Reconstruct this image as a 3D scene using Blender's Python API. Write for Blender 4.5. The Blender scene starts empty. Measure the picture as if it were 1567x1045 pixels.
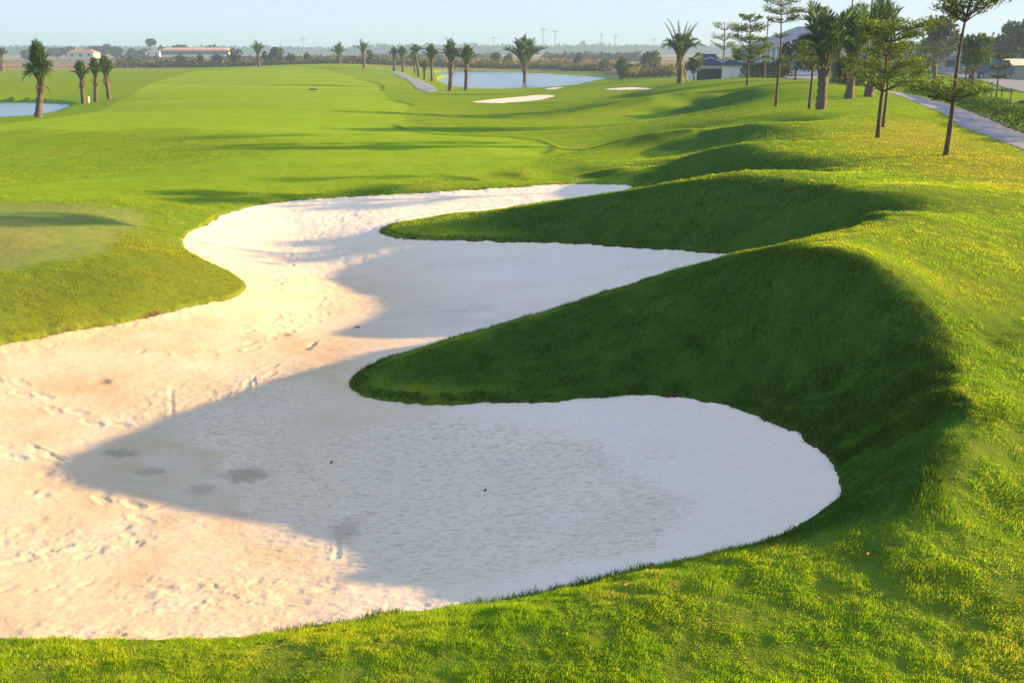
import bpy, math, random
import numpy as np
from math import radians as R, sin, cos, tan, atan2, pi, exp, log, sqrt

# ------------------------------------------------------------------ camera, light, exposure
CAM_H, PITCH, FPX = 4.0, R(16.1), 1538.0
SUN_EL, SUN_AZ = R(12.2), R(13.5)          # azimuth: degrees ahead of due right (+x)
scene = bpy.context.scene
col = scene.collection
cam_d = bpy.data.cameras.new("camera"); cam = bpy.data.objects.new("camera", cam_d); col.objects.link(cam)
cam.location = (0, 0, CAM_H); cam.rotation_euler = (pi / 2 - PITCH, 0, 0)
cam_d.sensor_width = 36.0; cam_d.lens = 36.0 * FPX / 1567.0
cam_d.clip_start = 0.1; cam_d.clip_end = 20000
scene.camera = cam
SUN_DIR = np.array([cos(SUN_EL) * cos(SUN_AZ), cos(SUN_EL) * sin(SUN_AZ), sin(SUN_EL)])
world = bpy.data.worlds.new("World"); scene.world = world; world.use_nodes = True
wn = world.node_tree.nodes; wl = world.node_tree.links
sky = wn.new("ShaderNodeTexSky"); sky.sky_type = 'NISHITA'; sky.sun_disc = False
sky.sun_elevation = SUN_EL; sky.sun_rotation = pi / 2 - SUN_AZ
sky.altitude = 0; sky.air_density = 1.0; sky.dust_density = 0.0; sky.ozone_density = 2.0
gam = wn.new("ShaderNodeGamma"); gam.inputs[1].default_value = .18            # bright hazy evening sky, evened out
tnt = wn.new("ShaderNodeVectorMath"); tnt.operation = 'MULTIPLY'; tnt.inputs[1].default_value = (1.0, 1.13, 1.45)
wl.new(sky.outputs[0], gam.inputs[0]); wl.new(gam.outputs[0], tnt.inputs[0])
wl.new(tnt.outputs[0], wn["Background"].inputs["Color"]); wn["Background"].inputs["Strength"].default_value = 0.148
sun_d = bpy.data.lights.new("sun", 'SUN'); sun_d.energy = 5.0; sun_d.angle = R(0.6); sun_d.color = (1.0, 0.59, 0.23)
sun = bpy.data.objects.new("sun", sun_d); col.objects.link(sun)
from mathutils import Vector
sun.rotation_euler = Vector(-SUN_DIR).to_track_quat('-Z', 'Y').to_euler()
scene.view_settings.view_transform = 'Standard'; scene.view_settings.look = 'None'
scene.view_settings.exposure = 2.0; scene.view_settings.gamma = 1.0
scene.render.engine = 'CYCLES'
scene.cycles.max_bounces = 6; scene.cycles.diffuse_bounces = 3; scene.cycles.transmission_bounces = 4
scene.cycles.volume_bounces = 0; scene.cycles.transparent_max_bounces = 8
scene.cycles.use_denoising = True

rng = np.random.default_rng(7)
random.seed(7)

# ------------------------------------------------------------------ small maths helpers
def unproj(px, py, z):
    vx, vy = px - 783.5, py - 522.5
    fwd = FPX * cos(PITCH) - vy * sin(PITCH); down = FPX * sin(PITCH) + vy * cos(PITCH)
    t = (CAM_H - z) / down
    return np.array([vx * t, fwd * t, z])
def sstep(a, b, x):
    t = np.clip((x - a) / (b - a), 0, 1); return t * t * (3 - 2 * t)
def _hash(ix, iy, s):
    n = (ix.astype(np.int64) * 374761393 + iy.astype(np.int64) * 668265263 + s * 974634777) & 0x7fffffff
    n = ((n ^ (n >> 13)) * 1274126177) & 0x7fffffff
    return ((n ^ (n >> 16)) & 0xffff) / 65535.0
def vnoise(x, y, s=0):
    ix, iy = np.floor(x), np.floor(y); fx, fy = x - ix, y - iy
    fx = fx * fx * fx * (fx * (fx * 6 - 15) + 10); fy = fy * fy * fy * (fy * (fy * 6 - 15) + 10)
    ix = ix.astype(np.int64); iy = iy.astype(np.int64)
    a, b = _hash(ix, iy, s), _hash(ix + 1, iy, s); c, d = _hash(ix, iy + 1, s), _hash(ix + 1, iy + 1, s)
    return ((a * (1 - fx) + b * fx) * (1 - fy) + (c * (1 - fx) + d * fx) * fy) * 2 - 1
def fbm(x, y, s=0, o=4, g=0.5):
    t, a, n = 0, 1, 0
    c, q = cos(0.6), sin(0.6)
    for k in range(o):
        t = t + a * vnoise(x, y, s + k); n += a; a *= g
        x, y = (c * x - q * y) * 2.03 + 11.3, (q * x + c * y) * 2.03 - 4.7
    return t / n
def smooth_poly(p, it=2):
    p = np.array(p, float)
    for _ in range(it):
        q = np.roll(p, -1, 0); p = np.stack([p * .75 + q * .25, p * .25 + q * .75], 1).reshape(-1, 2)
    return p
def sdf(P, x, y):
    """signed distance to polygon, positive inside"""
    x = np.asarray(x, float).ravel(); y = np.asarray(y, float).ravel(); out = np.empty(len(x))
    A = P; B = np.roll(P, -1, 0); D = B - A; L = (D ** 2).sum(1) + 1e-12
    for i in range(0, len(x), 20000):
        X = x[i:i + 20000, None]; Y = y[i:i + 20000, None]
        ax, ay = X - A[:, 0], Y - A[:, 1]
        t = np.clip((ax * D[:, 0] + ay * D[:, 1]) / L, 0, 1)
        d = np.sqrt(((ax - t * D[:, 0]) ** 2 + (ay - t * D[:, 1]) ** 2).min(1))
        cond = (A[:, 1] > Y) != (B[:, 1] > Y)
        xi = A[:, 0] + (Y - A[:, 1]) * D[:, 0] / np.where(np.abs(D[:, 1]) < 1e-12, 1e-12, D[:, 1])
        ins = ((cond & (X < xi)).sum(1) % 2) == 1
        out[i:i + 20000] = np.where(ins, d, -d)
    return out
def sdf_near(P, x, y, m=3.0):
    """sdf evaluated only near the polygon's box; -99 elsewhere"""
    x = np.asarray(x, float); y = np.asarray(y, float); out = np.full(x.shape, -99.0)
    k = (x > P[:, 0].min() - m) & (x < P[:, 0].max() + m) & (y > P[:, 1].min() - m) & (y < P[:, 1].max() + m)
    if k.any(): out[k] = sdf(P, x[k], y[k])
    return out
def line_dist(P, x, y):
    """distance to open polyline"""
    A, B = P[:-1], P[1:]; D = B - A; L = (D ** 2).sum(1) + 1e-12
    x = np.asarray(x); y = np.asarray(y); out = np.full(x.shape, 99.0)
    m = 2.0
    k = (x > P[:, 0].min() - m) & (x < P[:, 0].max() + m) & (y > P[:, 1].min() - m) & (y < P[:, 1].max() + m)
    xs, ys = x[k], y[k]; o = np.empty(len(xs))
    for i in range(0, len(xs), 40000):
        ax, ay = xs[i:i + 40000, None] - A[:, 0], ys[i:i + 40000, None] - A[:, 1]
        t = np.clip((ax * D[:, 0] + ay * D[:, 1]) / L, 0, 1)
        o[i:i + 40000] = np.sqrt(((ax - t * D[:, 0]) ** 2 + (ay - t * D[:, 1]) ** 2).min(1))
    out[k] = o
    return out
class TPS:
    def __init__(s, pts, lam=1e-3):
        pts = np.array(pts, float); s.c = np.stack([np.arctan2(pts[:, 0], pts[:, 1]), .5 * np.log(pts[:, 0] ** 2 + pts[:, 1] ** 2)], 1)
        n = len(pts); K = s.phi(((s.c[:, None] - s.c[None]) ** 2).sum(2)); K[np.diag_indices(n)] += lam
        P = np.concatenate([np.ones((n, 1)), s.c], 1); M = np.zeros((n + 3, n + 3)); M[:n, :n] = K; M[:n, n:] = P; M[n:, :n] = P.T
        s.w = np.linalg.solve(M, np.concatenate([pts[:, 2], np.zeros(3)]))
    def phi(s, r2): return np.where(r2 > 1e-14, .5 * r2 * np.log(np.maximum(r2, 1e-14)), 0)
    def __call__(s, th, lr):
        th = np.asarray(th).ravel(); lr = np.asarray(lr).ravel(); out = np.empty(len(th))
        for i in range(0, len(th), 20000):
            a, b = th[i:i + 20000], lr[i:i + 20000]
            r2 = (a[:, None] - s.c[:, 0]) ** 2 + (b[:, None] - s.c[:, 1]) ** 2
            out[i:i + 20000] = s.phi(r2) @ s.w[:-3] + s.w[-3] + s.w[-2] * a + s.w[-1] * b
        return out

# ------------------------------------------------------------------ the lie of the land
# bunker outline: (px, py, sand height) on the picture of the place, turned into ground positions
OUT = [(-260, 1010, .27), (0, 982, .27), (100, 985, .27), (200, 985, .27), (300, 985, .27), (400, 980, .27), (500, 965, .26), (600, 948, .26), (700, 936, .25),
       (800, 921, .24), (900, 898, .24), (1000, 877, .25), (1100, 854, .24), (1170, 838, .28), (1220, 811, .32), (1260, 785, .37), (1284, 765, .42),
       (1290, 745, .44), (1278, 712, .44), (1253, 685, .43), (1220, 665, .42), (1180, 645, .4), (1130, 628, .36), (1060, 612, .31), (1000, 606, .27),
       (950, 606, .24), (900, 611, .2), (840, 615, .17), (780, 618, .14), (700, 621, .11), (640, 620, .1), (590, 618, .09), (550, 607, .08), (528, 590, .08)]
POLY = [unproj(*p) for p in OUT]
# hidden back foot of the second tongue, then round bay two
POLY += [np.array(p) for p in [(-1.75, 12.6, .08), (-1.0, 13.2, .09), (0.1, 13.9, .12), (1.2, 14.6, .18), (2.2, 15.4, .26), (3.2, 16.4, .33), (3.9, 17.4, .38)]]
POLY += [unproj(*p) for p in [(1115, 389, .38), (1060, 386, .34), (1000, 382, .3), (900, 375, .24), (800, 372, .19), (700, 369, .15), (620, 366, .12), (588, 361, .11), (577, 354, .11)]]
POLY += [np.array(p) for p in [(-2.7, 23.4, .13), (-1.6, 24.6, .16), (0.0, 25.6, .2), (1.6, 26.2, .28), (2.6, 26.7, .34), (3.2, 27.3, .38)]]
POLY += [unproj(*p) for p in [(975, 284, .42), (900, 282.5, .38), (850, 283, .35), (800, 287, .33), (700, 293, .3), (600, 299, .3), (500, 304, .3), (420, 311, .3), (370, 321, .3),
        (340, 329, .3), (310, 347, .29), (285, 357, .28), (277, 369, .27), (285, 385, .25), (310, 400, .22), (345, 415, .2), (370, 430, .18), (378, 442, .17),
        (360, 455, .18), (300, 470, .21), (225, 487, .25), (150, 503, .28), (75, 517, .31), (0, 531, .33), (-120, 560, .34), (-300, 640, .3), (-420, 800, .2)]]
POLY = np.array(POLY)
BP = smooth_poly(POLY[:, :2], 2)
SAND_PTS = [tuple(p) for p in POLY] + [tuple(unproj(*p)) for p in
    [(300, 850, .0), (700, 800, -.02), (1000, 740, .06), (1150, 720, .2), (200, 700, 0), (500, 680, -.03), (800, 680, .03), (100, 920, .12), (500, 900, .09),
     (400, 570, 0), (300, 560, .08), (150, 570, .16), (50, 620, .12), (600, 530, .02), (520, 470, -.2), (700, 440, -.1), (900, 400, .14), (560, 410, -.22),
     (430, 400, -.2), (420, 360, .02), (600, 330, .2), (760, 305, .26), (450, 480, -.14)]]
sand_tps = TPS(SAND_PTS, 2e-3)
G = []      # grass control points (x, y, z)
def gp(*ps):
    for p in ps: G.append(tuple(unproj(*p)))
def crest(ps, back, extra):
    for (px, py, z) in ps:
        a = unproj(px, py, z); G.append(tuple(a)); r = math.hypot(a[0], a[1]); k = (r + back) / r
        G.append((a[0] * k, a[1] * k, z - (CAM_H - z) / r * back - extra))
for i, p in enumerate(POLY):
    if i > 0: G.append((p[0], p[1], p[2] + .04))
# near rim, in front of bay one
gp((1567, 1045, .69), (1400, 1045, .68), (1200, 1045, .66), (1000, 1045, .64), (800, 1045, .62), (600, 1045, .6), (400, 1045, .57), (200, 1045, .54), (0, 1045, .51),
   (600, 985, .58), (800, 965, .61), (1000, 930, .64), (1150, 905, .67), (1280, 850, .72), (1400, 900, .75), (1567, 880, .79),
   (1000, 890, .64), (1150, 856, .67), (1240, 815, .69), (300, 1003, .48), (100, 1003, .45), (500, 985, .53), (800, 933, .58))
# bank on the right of bay one: foot, top rim, and the plateau beyond it
gp((1385, 728, .93), (1330, 757, .76), (1440, 660, 1.08), (1442, 700, 1.03), (1435, 600, 1.15), (1400, 540, 1.20), (1365, 490, 1.36), (1320, 455, 1.50), (1340, 690, .66), (1330, 640, .71), (1290, 560, .82), (1200, 540, .82),
   (1500, 650, 1.11), (1567, 600, 1.13), (1500, 520, 1.25), (1567, 700, .97), (1450, 440, 1.52), (1567, 440, 1.43), (1390, 400, 1.66), (1500, 370, 1.62), (1567, 330, 1.6), (1500, 760, .86), (1567, 520, 1.26))
# face and crest of tongue two
gp((1060, 540, .66), (1000, 560, .5), (900, 560, .42), (1100, 470, 1.02), (800, 580, .28), (700, 590, .2), (620, 590, .17), (1000, 500, .8), (900, 510, .58), (800, 540, .4))
crest([(545, 573, .13), (580, 558, .2), (620, 545, .26), (700, 517, .42), (800, 487, .6), (900, 455, .8), (1000, 425, 1.02), (1080, 401, 1.22)], 1.0, .12)
gp((1180, 410, 1.56), (1250, 420, 1.63))
crest([(1115, 390, 1.32), (1150, 385, 1.45), (1210, 371, 1.58), (1270, 356, 1.68), (1325, 340, 1.72)], 1.6, .22)
# tongue three: face, crest
gp((700, 350, .26), (800, 345, .38), (900, 340, .55), (1000, 335, .78), (1100, 330, 1.0), (1200, 340, 1.05), (1200, 378, .8), (1270, 345, 1.36))
crest([(600, 342, .18), (650, 336, .26), (700, 330, .35), (800, 315, .61), (900, 299, .88)], 2.0, .12)
crest([(970, 288, 1.06), (1050, 276, 1.27), (1110, 268, 1.42), (1170, 262, 1.53)], 1.5, .32)
gp((1230, 268, 1.65), (1290, 298, 1.72), (1330, 318, 1.75), (1300, 270, 1.6), (1400, 280, 1.6), (1400, 330, 1.62), (1567, 270, 1.54), (1490, 245, 1.56), (1280, 285, 1.6))
# ridge four
gp((1000, 272, .40), (1040, 263, .48), (1090, 254, .62), (1145, 242, .88), (1195, 230, 1.18), (900, 276, .33), (850, 278, .33))
crest([(800, 276, .37), (850, 270, .44), (900, 261, .56), (950, 253, .73), (1000, 244, .92), (1050, 235, 1.1), (1100, 227, 1.27), (1150, 220, 1.42), (1190, 216, 1.52)], 1.8, .2)
gp((1240, 226, 1.52), (1300, 225, 1.56), (1240, 212, 1.5), (1238, 238, 1.5), (1350, 235, 1.58))
# ridge five
gp((840, 248, .36), (900, 249, .42), (960, 243, .36), (1010, 232, .44), (1070, 221, .6), (1120, 213, .74), (1180, 203, .98))
crest([(860, 236, .38), (900, 225, .50), (950, 213, .77), (1000, 202, 1.03), (1060, 191, 1.3), (1110, 184, 1.48), (1160, 178, 1.62)], 2.6, .25)
gp((1260, 195, 1.54), (1280, 180, 1.56), (1220, 172, 1.55), (1342, 210, 1.58), (1447, 237, 1.56), (1400, 190, 1.5), (1255, 168, 1.56))
# ridge six, seven, eight towards the pavilion
gp((860, 192, .2), (930, 188, .08), (1000, 176, .22), (1060, 166, .48), (1110, 160, 1.06))
crest([(850, 178, .25), (900, 166, .58), (950, 156, .9), (1000, 147, 1.22), (1050, 139, 1.5), (1090, 134, 1.65)], 5, .1)
gp((1150, 160, 1.3))
crest([(1110, 143, 1.52), (1150, 135, 1.85), (1200, 126, 2.1), (1240, 124, 2.15)], 5, .1)
gp((1290, 130, 1.9), (1325, 148, 1.6), (1380, 143, 1.45))
crest([(930, 152, .6), (990, 138, .9), (1030, 129, 1.15), (1080, 121, 1.4), (1130, 117, 1.5), (1180, 121, 1.5)], 6, .3)
gp((1567, 215, 1.5), (1470, 165, 1.35), (1567, 175, 1.3), (1500, 140, 1.1), (1440, 120, 1.0), (1567, 140, .9), (1420, 108, .8), (1567, 120, .8), (1300, 118, 1.2), (1230, 112, .9))
# left green, tongue on the left
gp((0, 500, .55), (100, 490, .48), (200, 470, .42), (300, 448, .36), (340, 430, .32), (200, 430, .6), (100, 440, .66), (0, 450, .7), (280, 400, .44), (250, 355, .5), (230, 330, .56),
   (0, 390, .78), (120, 380, .72), (0, 330, .8), (150, 320, .72), (300, 320, .5), (420, 303, .44), (600, 292, .4), (750, 281, .38))
# fairway
gp((300, 290, .55), (500, 275, .42), (700, 255, .34), (800, 262, .36), (100, 300, .72), (0, 292, .68), (150, 280, .4), (0, 265, .2), (200, 265, .22), (330, 255, .35), (420, 240, .4),
   (0, 225, .12), (120, 225, .15), (240, 228, .24), (330, 225, .36), (0, 203, .3), (150, 198, .38), (300, 200, .42), (450, 215, .4), (600, 235, .32), (750, 228, .28), (840, 226, .26),
   (60, 190, .38), (200, 178, .42), (350, 170, .42), (500, 185, .36), (650, 190, .26), (760, 185, .2), (740, 210, .25), (600, 160, .25), (700, 160, .02), (640, 150, .05))
# left pond surroundings, far fairway and its hump
gp((130, 168, -.2), (170, 158, 0), (230, 150, .2), (115, 157, -.2), (60, 150, -.1), (0, 150, 0), (50, 138, .3), (0, 125, .3), (100, 130, .35), (160, 140, .25), (60, 112, .3), (0, 108, .2),
   (200, 120, .3), (300, 130, .35), (300, 108, .25), (420, 125, .5), (400, 103, .6), (470, 99, 1.0), (480, 115, .7), (580, 125, .3), (560, 110, .5), (200, 104, .1), (100, 102, 0))
crest([(440, 100, .9), (520, 97, 1.2), (560, 103, .85)], 25, .6)
gp((600, 110, .25), (640, 122, -.1), (665, 140, -.25), (690, 140, -.5), (720, 141, -.5), (660, 114, -.6), (672, 124, -.55), (760, 143, -.4), (830, 140, -.3), (870, 138, -.1), (700, 147, -.15),
   (790, 152, -.1), (725, 158, 0), (850, 148, .05), (800, 140, -.5))
crest([(900, 130, .1), (950, 122, .5), (1000, 125, .5)], 14, .5)
gp((925, 138, .3), (1010, 135, .5), (960, 145, .35), (870, 155, .2))
for th in (-170, -130, -95, -70, -50, 50, 70, 95, 130, 170):
    for r, z in ((3.5, .8), (9, .95 if th > 0 else .7), (25, 1.5 if th > 0 else .5), (80, .8 if th > 0 else .2), (300, 0)):
        G.append((r * sin(R(th)), r * cos(R(th)), z))
for th in (-40, -34, 34, 40):
    for r in (2.6, 3.6): G.append((r * sin(R(th)), r * cos(R(th)), .35 if th < 0 else 1.1))
for th in range(-36, 37, 8):
    G.append((2.5 * sin(R(th)), 2.5 * cos(R(th)), .7))
    for r in (360, 520): G.append((r * sin(R(th)), r * cos(R(th)), -.3))
grass_tps = TPS(G, 6e-4)

LAKE_Z, POND_Z = -.8, -.42
LAKE = smooth_poly([unproj(px, py, LAKE_Z)[:2] for px, py in [(664, 111), (672, 114.5), (690, 117.5), (674, 120), (668, 125), (676, 131), (688, 136.5), (712, 139), (760, 140), (803, 139), (850, 136), (885, 131), (915, 125.5),
                    (938, 121), (905, 117.5), (850, 113.6), (790, 111.2), (720, 110.2), (680, 110.2)]], 2)
POND = smooth_poly([unproj(px, py, POND_Z)[:2] for px, py in [(-160, 200), (-60, 192), (20, 187), (70, 179), (105, 168), (118, 163), (100, 159), (60, 157), (0, 156.5), (-90, 157), (-190, 172)]], 2)

# polar grid: even in bearing and in log distance
TH = np.concatenate([np.linspace(-180, -44, 40)[:-1], np.arange(-44, 44.01, .1), np.linspace(44, 180, 40)[1:]]) * pi / 180
LR = np.concatenate([np.linspace(log(.8), log(4.0), 26)[:-1], np.arange(log(4.0), log(60), .0046), np.arange(log(60), log(420), .008), np.linspace(log(420), log(3000), 70)])
TT, LL = np.meshgrid(TH, LR)           # rows: distance
RR = np.exp(LL); XX = RR * np.sin(TT); YY = RR * np.cos(TT)
ZZ = grass_tps(TT, LL).reshape(TT.shape)
w = sstep(R(62), R(110), np.abs(TT)); ZZ = ZZ * (1 - w) + .8 * w
w = sstep(log(330), log(480), LL); ZZ = ZZ * (1 - w) - .3 * w
w = sstep(log(2.6), log(1.2), LL); ZZ = ZZ * (1 - w) + .75 * w
ZSM = ZZ.copy()
near = (RR < 34) & (np.abs(TT) < 1.3)
SD = np.full(TT.shape, -9.0); SD[near] = sdf(BP, XX[near], YY[near])
SD = SD + np.where(near, .055 * fbm(XX * 2.6, YY * 2.6, 3, 4, .65) + .018 * fbm(XX * 8, YY * 8, 8, 4, .7), 0)
# small unevenness of the turf
bump = .016 * fbm(XX * 1.5, YY * 1.5, 11, 3) + .007 * fbm(XX * 5.5, YY * 5.5, 131, 3, .65)
ZZ = ZZ + bump * sstep(-.02, -.4, SD) * sstep(60, 25, RR)
ZS = np.full(TT.shape, 0.0); inr = near & (SD > -.7); ZS[inr] = sand_tps(TT[inr], LL[inr])
w = sstep(.0, .05, SD); ZZ = np.where(SD > -.02, ZZ * (1 - w) + (ZS - .08) * w, ZZ)
for P, wz in ((LAKE, LAKE_Z), (POND, POND_Z)):
    d = sdf_near(P, XX, YY, 12)
    k = d > -50; tgt = np.where(d > 0, wz - np.minimum(.12 * d + .02, .7), np.maximum(ZZ, wz + .04 + .05 * np.minimum(-d, 6)))
    ZZ = np.where(k, tgt, ZZ)

def ground_z(x, y):
    x = np.asarray(x, float); y = np.asarray(y, float)
    th = np.arctan2(x, y); lr = .5 * np.log(x * x + y * y + 1e-9)
    i = np.clip(np.searchsorted(TH, th) - 1, 0, len(TH) - 2); j = np.clip(np.searchsorted(LR, lr) - 1, 0, len(LR) - 2)
    a = np.clip((th - TH[i]) / (TH[i + 1] - TH[i]), 0, 1); b = np.clip((lr - LR[j]) / (LR[j + 1] - LR[j]), 0, 1)
    return (ZZ[j, i] * (1 - a) + ZZ[j, i + 1] * a) * (1 - b) + (ZZ[j + 1, i] * (1 - a) + ZZ[j + 1, i + 1] * a) * b
_rs = np.exp(np.linspace(log(4.2), log(2500), 5000))
def hit(px, py):
    """where the sight line through a point of the photograph meets the land"""
    vx, vy = px - 783.5, py - 522.5
    f = FPX * cos(PITCH) - vy * sin(PITCH); dn = FPX * sin(PITCH) + vy * cos(PITCH); h = math.hypot(vx, f)
    X = vx / h * _rs; Y = f / h * _rs; Zr = CAM_H - dn / h * _rs
    g = ground_z(X, Y); k = np.nonzero(g >= Zr)[0]
    k = k[0] if len(k) else len(_rs) - 1
    return np.array([X[k], Y[k], g[k]])
def at(px, r, py=None):
    """a place on the land at bearing of photo column px (taken at row py) and distance r"""
    vx = px - 783.5; vy = (py if py else 100) - 522.5
    f = FPX * cos(PITCH) - vy * sin(PITCH); th = atan2(vx, f)
    x, y = r * sin(th), r * cos(th)
    return np.array([x, y, float(ground_z(x, y))])
def height_to(p, py):
    """height above p reached by photo row py at p's distance"""
    vy = py - 522.5; f = FPX * cos(PITCH) - vy * sin(PITCH); dn = FPX * sin(PITCH) + vy * cos(PITCH)
    return CAM_H - dn / f * p[1] - p[2]

# ------------------------------------------------------------------ materials
def mat(name):
    m = bpy.data.materials.new(name); m.use_nodes = True; nt = m.node_tree; nt.nodes.clear()
    o = nt.nodes.new("ShaderNodeOutputMaterial"); return m, nt, o
def N(nt, t, **kw):
    n = nt.nodes.new(t)
    for k, v in kw.items():
        if k in n.inputs: n.inputs[k].default_value = v
        else: setattr(n, k, v)
    return n
def noise(nt, scale, detail=5, rough=.6, vec=None):
    n = N(nt, "ShaderNodeTexNoise", Scale=scale, Detail=detail, Roughness=rough)
    if vec is not None: nt.links.new(vec, n.inputs["Vector"])
    return n
def vary(nt, colr, src, lo, hi):
    """colr * map(src, lo..hi)"""
    mr = N(nt, "ShaderNodeMapRange"); mr.inputs[1].default_value = .25; mr.inputs[2].default_value = .75
    mr.inputs[3].default_value = lo; mr.inputs[4].default_value = hi; nt.links.new(src, mr.inputs[0])
    v = N(nt, "ShaderNodeVectorMath", operation='SCALE'); nt.links.new(colr, v.inputs[0]); nt.links.new(mr.outputs[0], v.inputs["Scale"])
    return v.outputs[0]
def simple(name, c, rough=.7, nscale=8, var=.25, bump=.1, metallic=0, spec=.3):
    m, nt, o = mat(name); b = N(nt, "ShaderNodeBsdfPrincipled", Roughness=rough, Metallic=metallic)
    b.inputs["Specular IOR Level"].default_value = spec
    rgb = N(nt, "ShaderNodeRGB"); rgb.outputs[0].default_value = (*c, 1)
    tc = N(nt, "ShaderNodeTexCoord"); n = noise(nt, nscale, 6, .65, tc.outputs["Object"])
    nt.links.new(vary(nt, rgb.outputs[0], n.outputs["Fac"], 1 - var, 1 + var), b.inputs["Base Color"])
    if bump:
        bp = N(nt, "ShaderNodeBump", Strength=bump, Distance=.02); nt.links.new(n.outputs["Fac"], bp.inputs["Height"]); nt.links.new(bp.outputs[0], b.inputs["Normal"])
    nt.links.new(b.outputs[0], o.inputs[0]); return m
def leafmat(name, trans=.35, rough=.7, spec=.08):
    m, nt, o = mat(name); a = N(nt, "ShaderNodeAttribute", attribute_name="Col")
    b = N(nt, "ShaderNodeBsdfPrincipled", Roughness=rough); b.inputs["Specular IOR Level"].default_value = spec
    t = N(nt, "ShaderNodeBsdfTranslucent"); mx = N(nt, "ShaderNodeMixShader"); mx.inputs[0].default_value = trans
    tw = N(nt, "ShaderNodeVectorMath", operation='MULTIPLY'); tw.inputs[1].default_value = (1.25, 1.3, .55)
    nt.links.new(a.outputs["Color"], b.inputs["Base Color"]); nt.links.new(a.outputs["Color"], tw.inputs[0]); nt.links.new(tw.outputs[0], t.inputs[0])
    nt.links.new(b.outputs[0], mx.inputs[1]); nt.links.new(t.outputs[0], mx.inputs[2]); nt.links.new(mx.outputs[0], o.inputs[0]); return m
def ground_mat():
    m, nt, o = mat("turf_and_soil"); a = N(nt, "ShaderNodeAttribute", attribute_name="Col")
    b = N(nt, "ShaderNodeBsdfPrincipled", Roughness=.9); b.inputs["Specular IOR Level"].default_value = .0
    geo = N(nt, "ShaderNodeNewGeometry")
    n1 = noise(nt, 9, 8, .75, geo.outputs["Position"]); n2 = noise(nt, .7, 6, .7, geo.outputs["Position"])
    c = vary(nt, a.outputs["Color"], n1.outputs["Fac"], .72, 1.28); c = vary(nt, c, n2.outputs["Fac"], .85, 1.15)
    nt.links.new(c, b.inputs["Base Color"])
    n3 = noise(nt, 3, 10, .8, geo.outputs["Position"])
    bp = N(nt, "ShaderNodeBump", Strength=.55, Distance=.06); nt.links.new(n3.outputs["Fac"], bp.inputs["Height"]); nt.links.new(bp.outputs[0], b.inputs["Normal"])
    nt.links.new(b.outputs[0], o.inputs[0]); return m
def sand_mat(name="bunker_sand"):
    m, nt, o = mat(name); a = N(nt, "ShaderNodeAttribute", attribute_name="Col")
    b = N(nt, "ShaderNodeBsdfPrincipled", Roughness=.95); b.inputs["Specular IOR Level"].default_value = .05
    geo = N(nt, "ShaderNodeNewGeometry")
    n1 = noise(nt, 75, 4, .75, geo.outputs["Position"]); n2 = noise(nt, 22, 8, .7, geo.outputs["Position"])
    c = vary(nt, a.outputs["Color"], n1.outputs["Fac"], .80, 1.14); c = vary(nt, c, n2.outputs["Fac"], .95, 1.05)
    # coarse darker grains lying in short rake ripples
    mp = N(nt, "ShaderNodeMapping"); mp.inputs["Scale"].default_value = (.42, 1.25, 1); mp.inputs["Rotation"].default_value = (0, 0, .2); nt.links.new(geo.outputs["Position"], mp.inputs[0])
    n4 = noise(nt, 26, 4, .65, mp.outputs[0]); th = N(nt, "ShaderNodeMapRange"); th.inputs[1].default_value = .49; th.inputs[2].default_value = .72; nt.links.new(n4.outputs["Fac"], th.inputs[0])
    ml = N(nt, "ShaderNodeMath", operation='MULTIPLY'); nt.links.new(th.outputs[0], ml.inputs[0]); nt.links.new(a.outputs["Alpha"], ml.inputs[1])
    mm = N(nt, "ShaderNodeMath", operation='MULTIPLY'); nt.links.new(ml.outputs[0], mm.inputs[0]); mm.inputs[1].default_value = .95
    mxc = N(nt, "ShaderNodeMix", data_type='RGBA'); nt.links.new(mm.outputs[0], mxc.inputs[0]); nt.links.new(c, mxc.inputs[6]); mxc.inputs[7].default_value = (.36, .31, .23, 1)
    nt.links.new(mxc.outputs[2], b.inputs["Base Color"])
    ad = N(nt, "ShaderNodeMath", operation='MULTIPLY_ADD'); nt.links.new(n1.outputs["Fac"], ad.inputs[0]); ad.inputs[1].default_value = .25; nt.links.new(n2.outputs["Fac"], ad.inputs[2])
    bp = N(nt, "ShaderNodeBump", Strength=.4, Distance=.012); nt.links.new(ad.outputs[0], bp.inputs["Height"]); nt.links.new(bp.outputs[0], b.inputs["Normal"])
    nt.links.new(b.outputs[0], o.inputs[0]); return m
def water_mat():
    m, nt, o = mat("pond_water"); b = N(nt, "ShaderNodeBsdfPrincipled", Roughness=.24, IOR=1.33)
    b.inputs["Base Color"].default_value = (.09, .19, .28, 1); b.inputs["Specular IOR Level"].default_value = .5
    geo = N(nt, "ShaderNodeNewGeometry"); mp = N(nt, "ShaderNodeMapping"); mp.inputs["Scale"].default_value = (.35, 1.1, 1)
    nt.links.new(geo.outputs["Position"], mp.inputs[0]); n = noise(nt, 1.6, 4, .6, mp.outputs[0])
    bp = N(nt, "ShaderNodeBump", Strength=.07, Distance=.05); nt.links.new(n.outputs["Fac"], bp.inputs["Height"]); nt.links.new(bp.outputs[0], b.inputs["Normal"])
    nt.links.new(b.outputs[0], o.inputs[0]); return m
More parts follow.
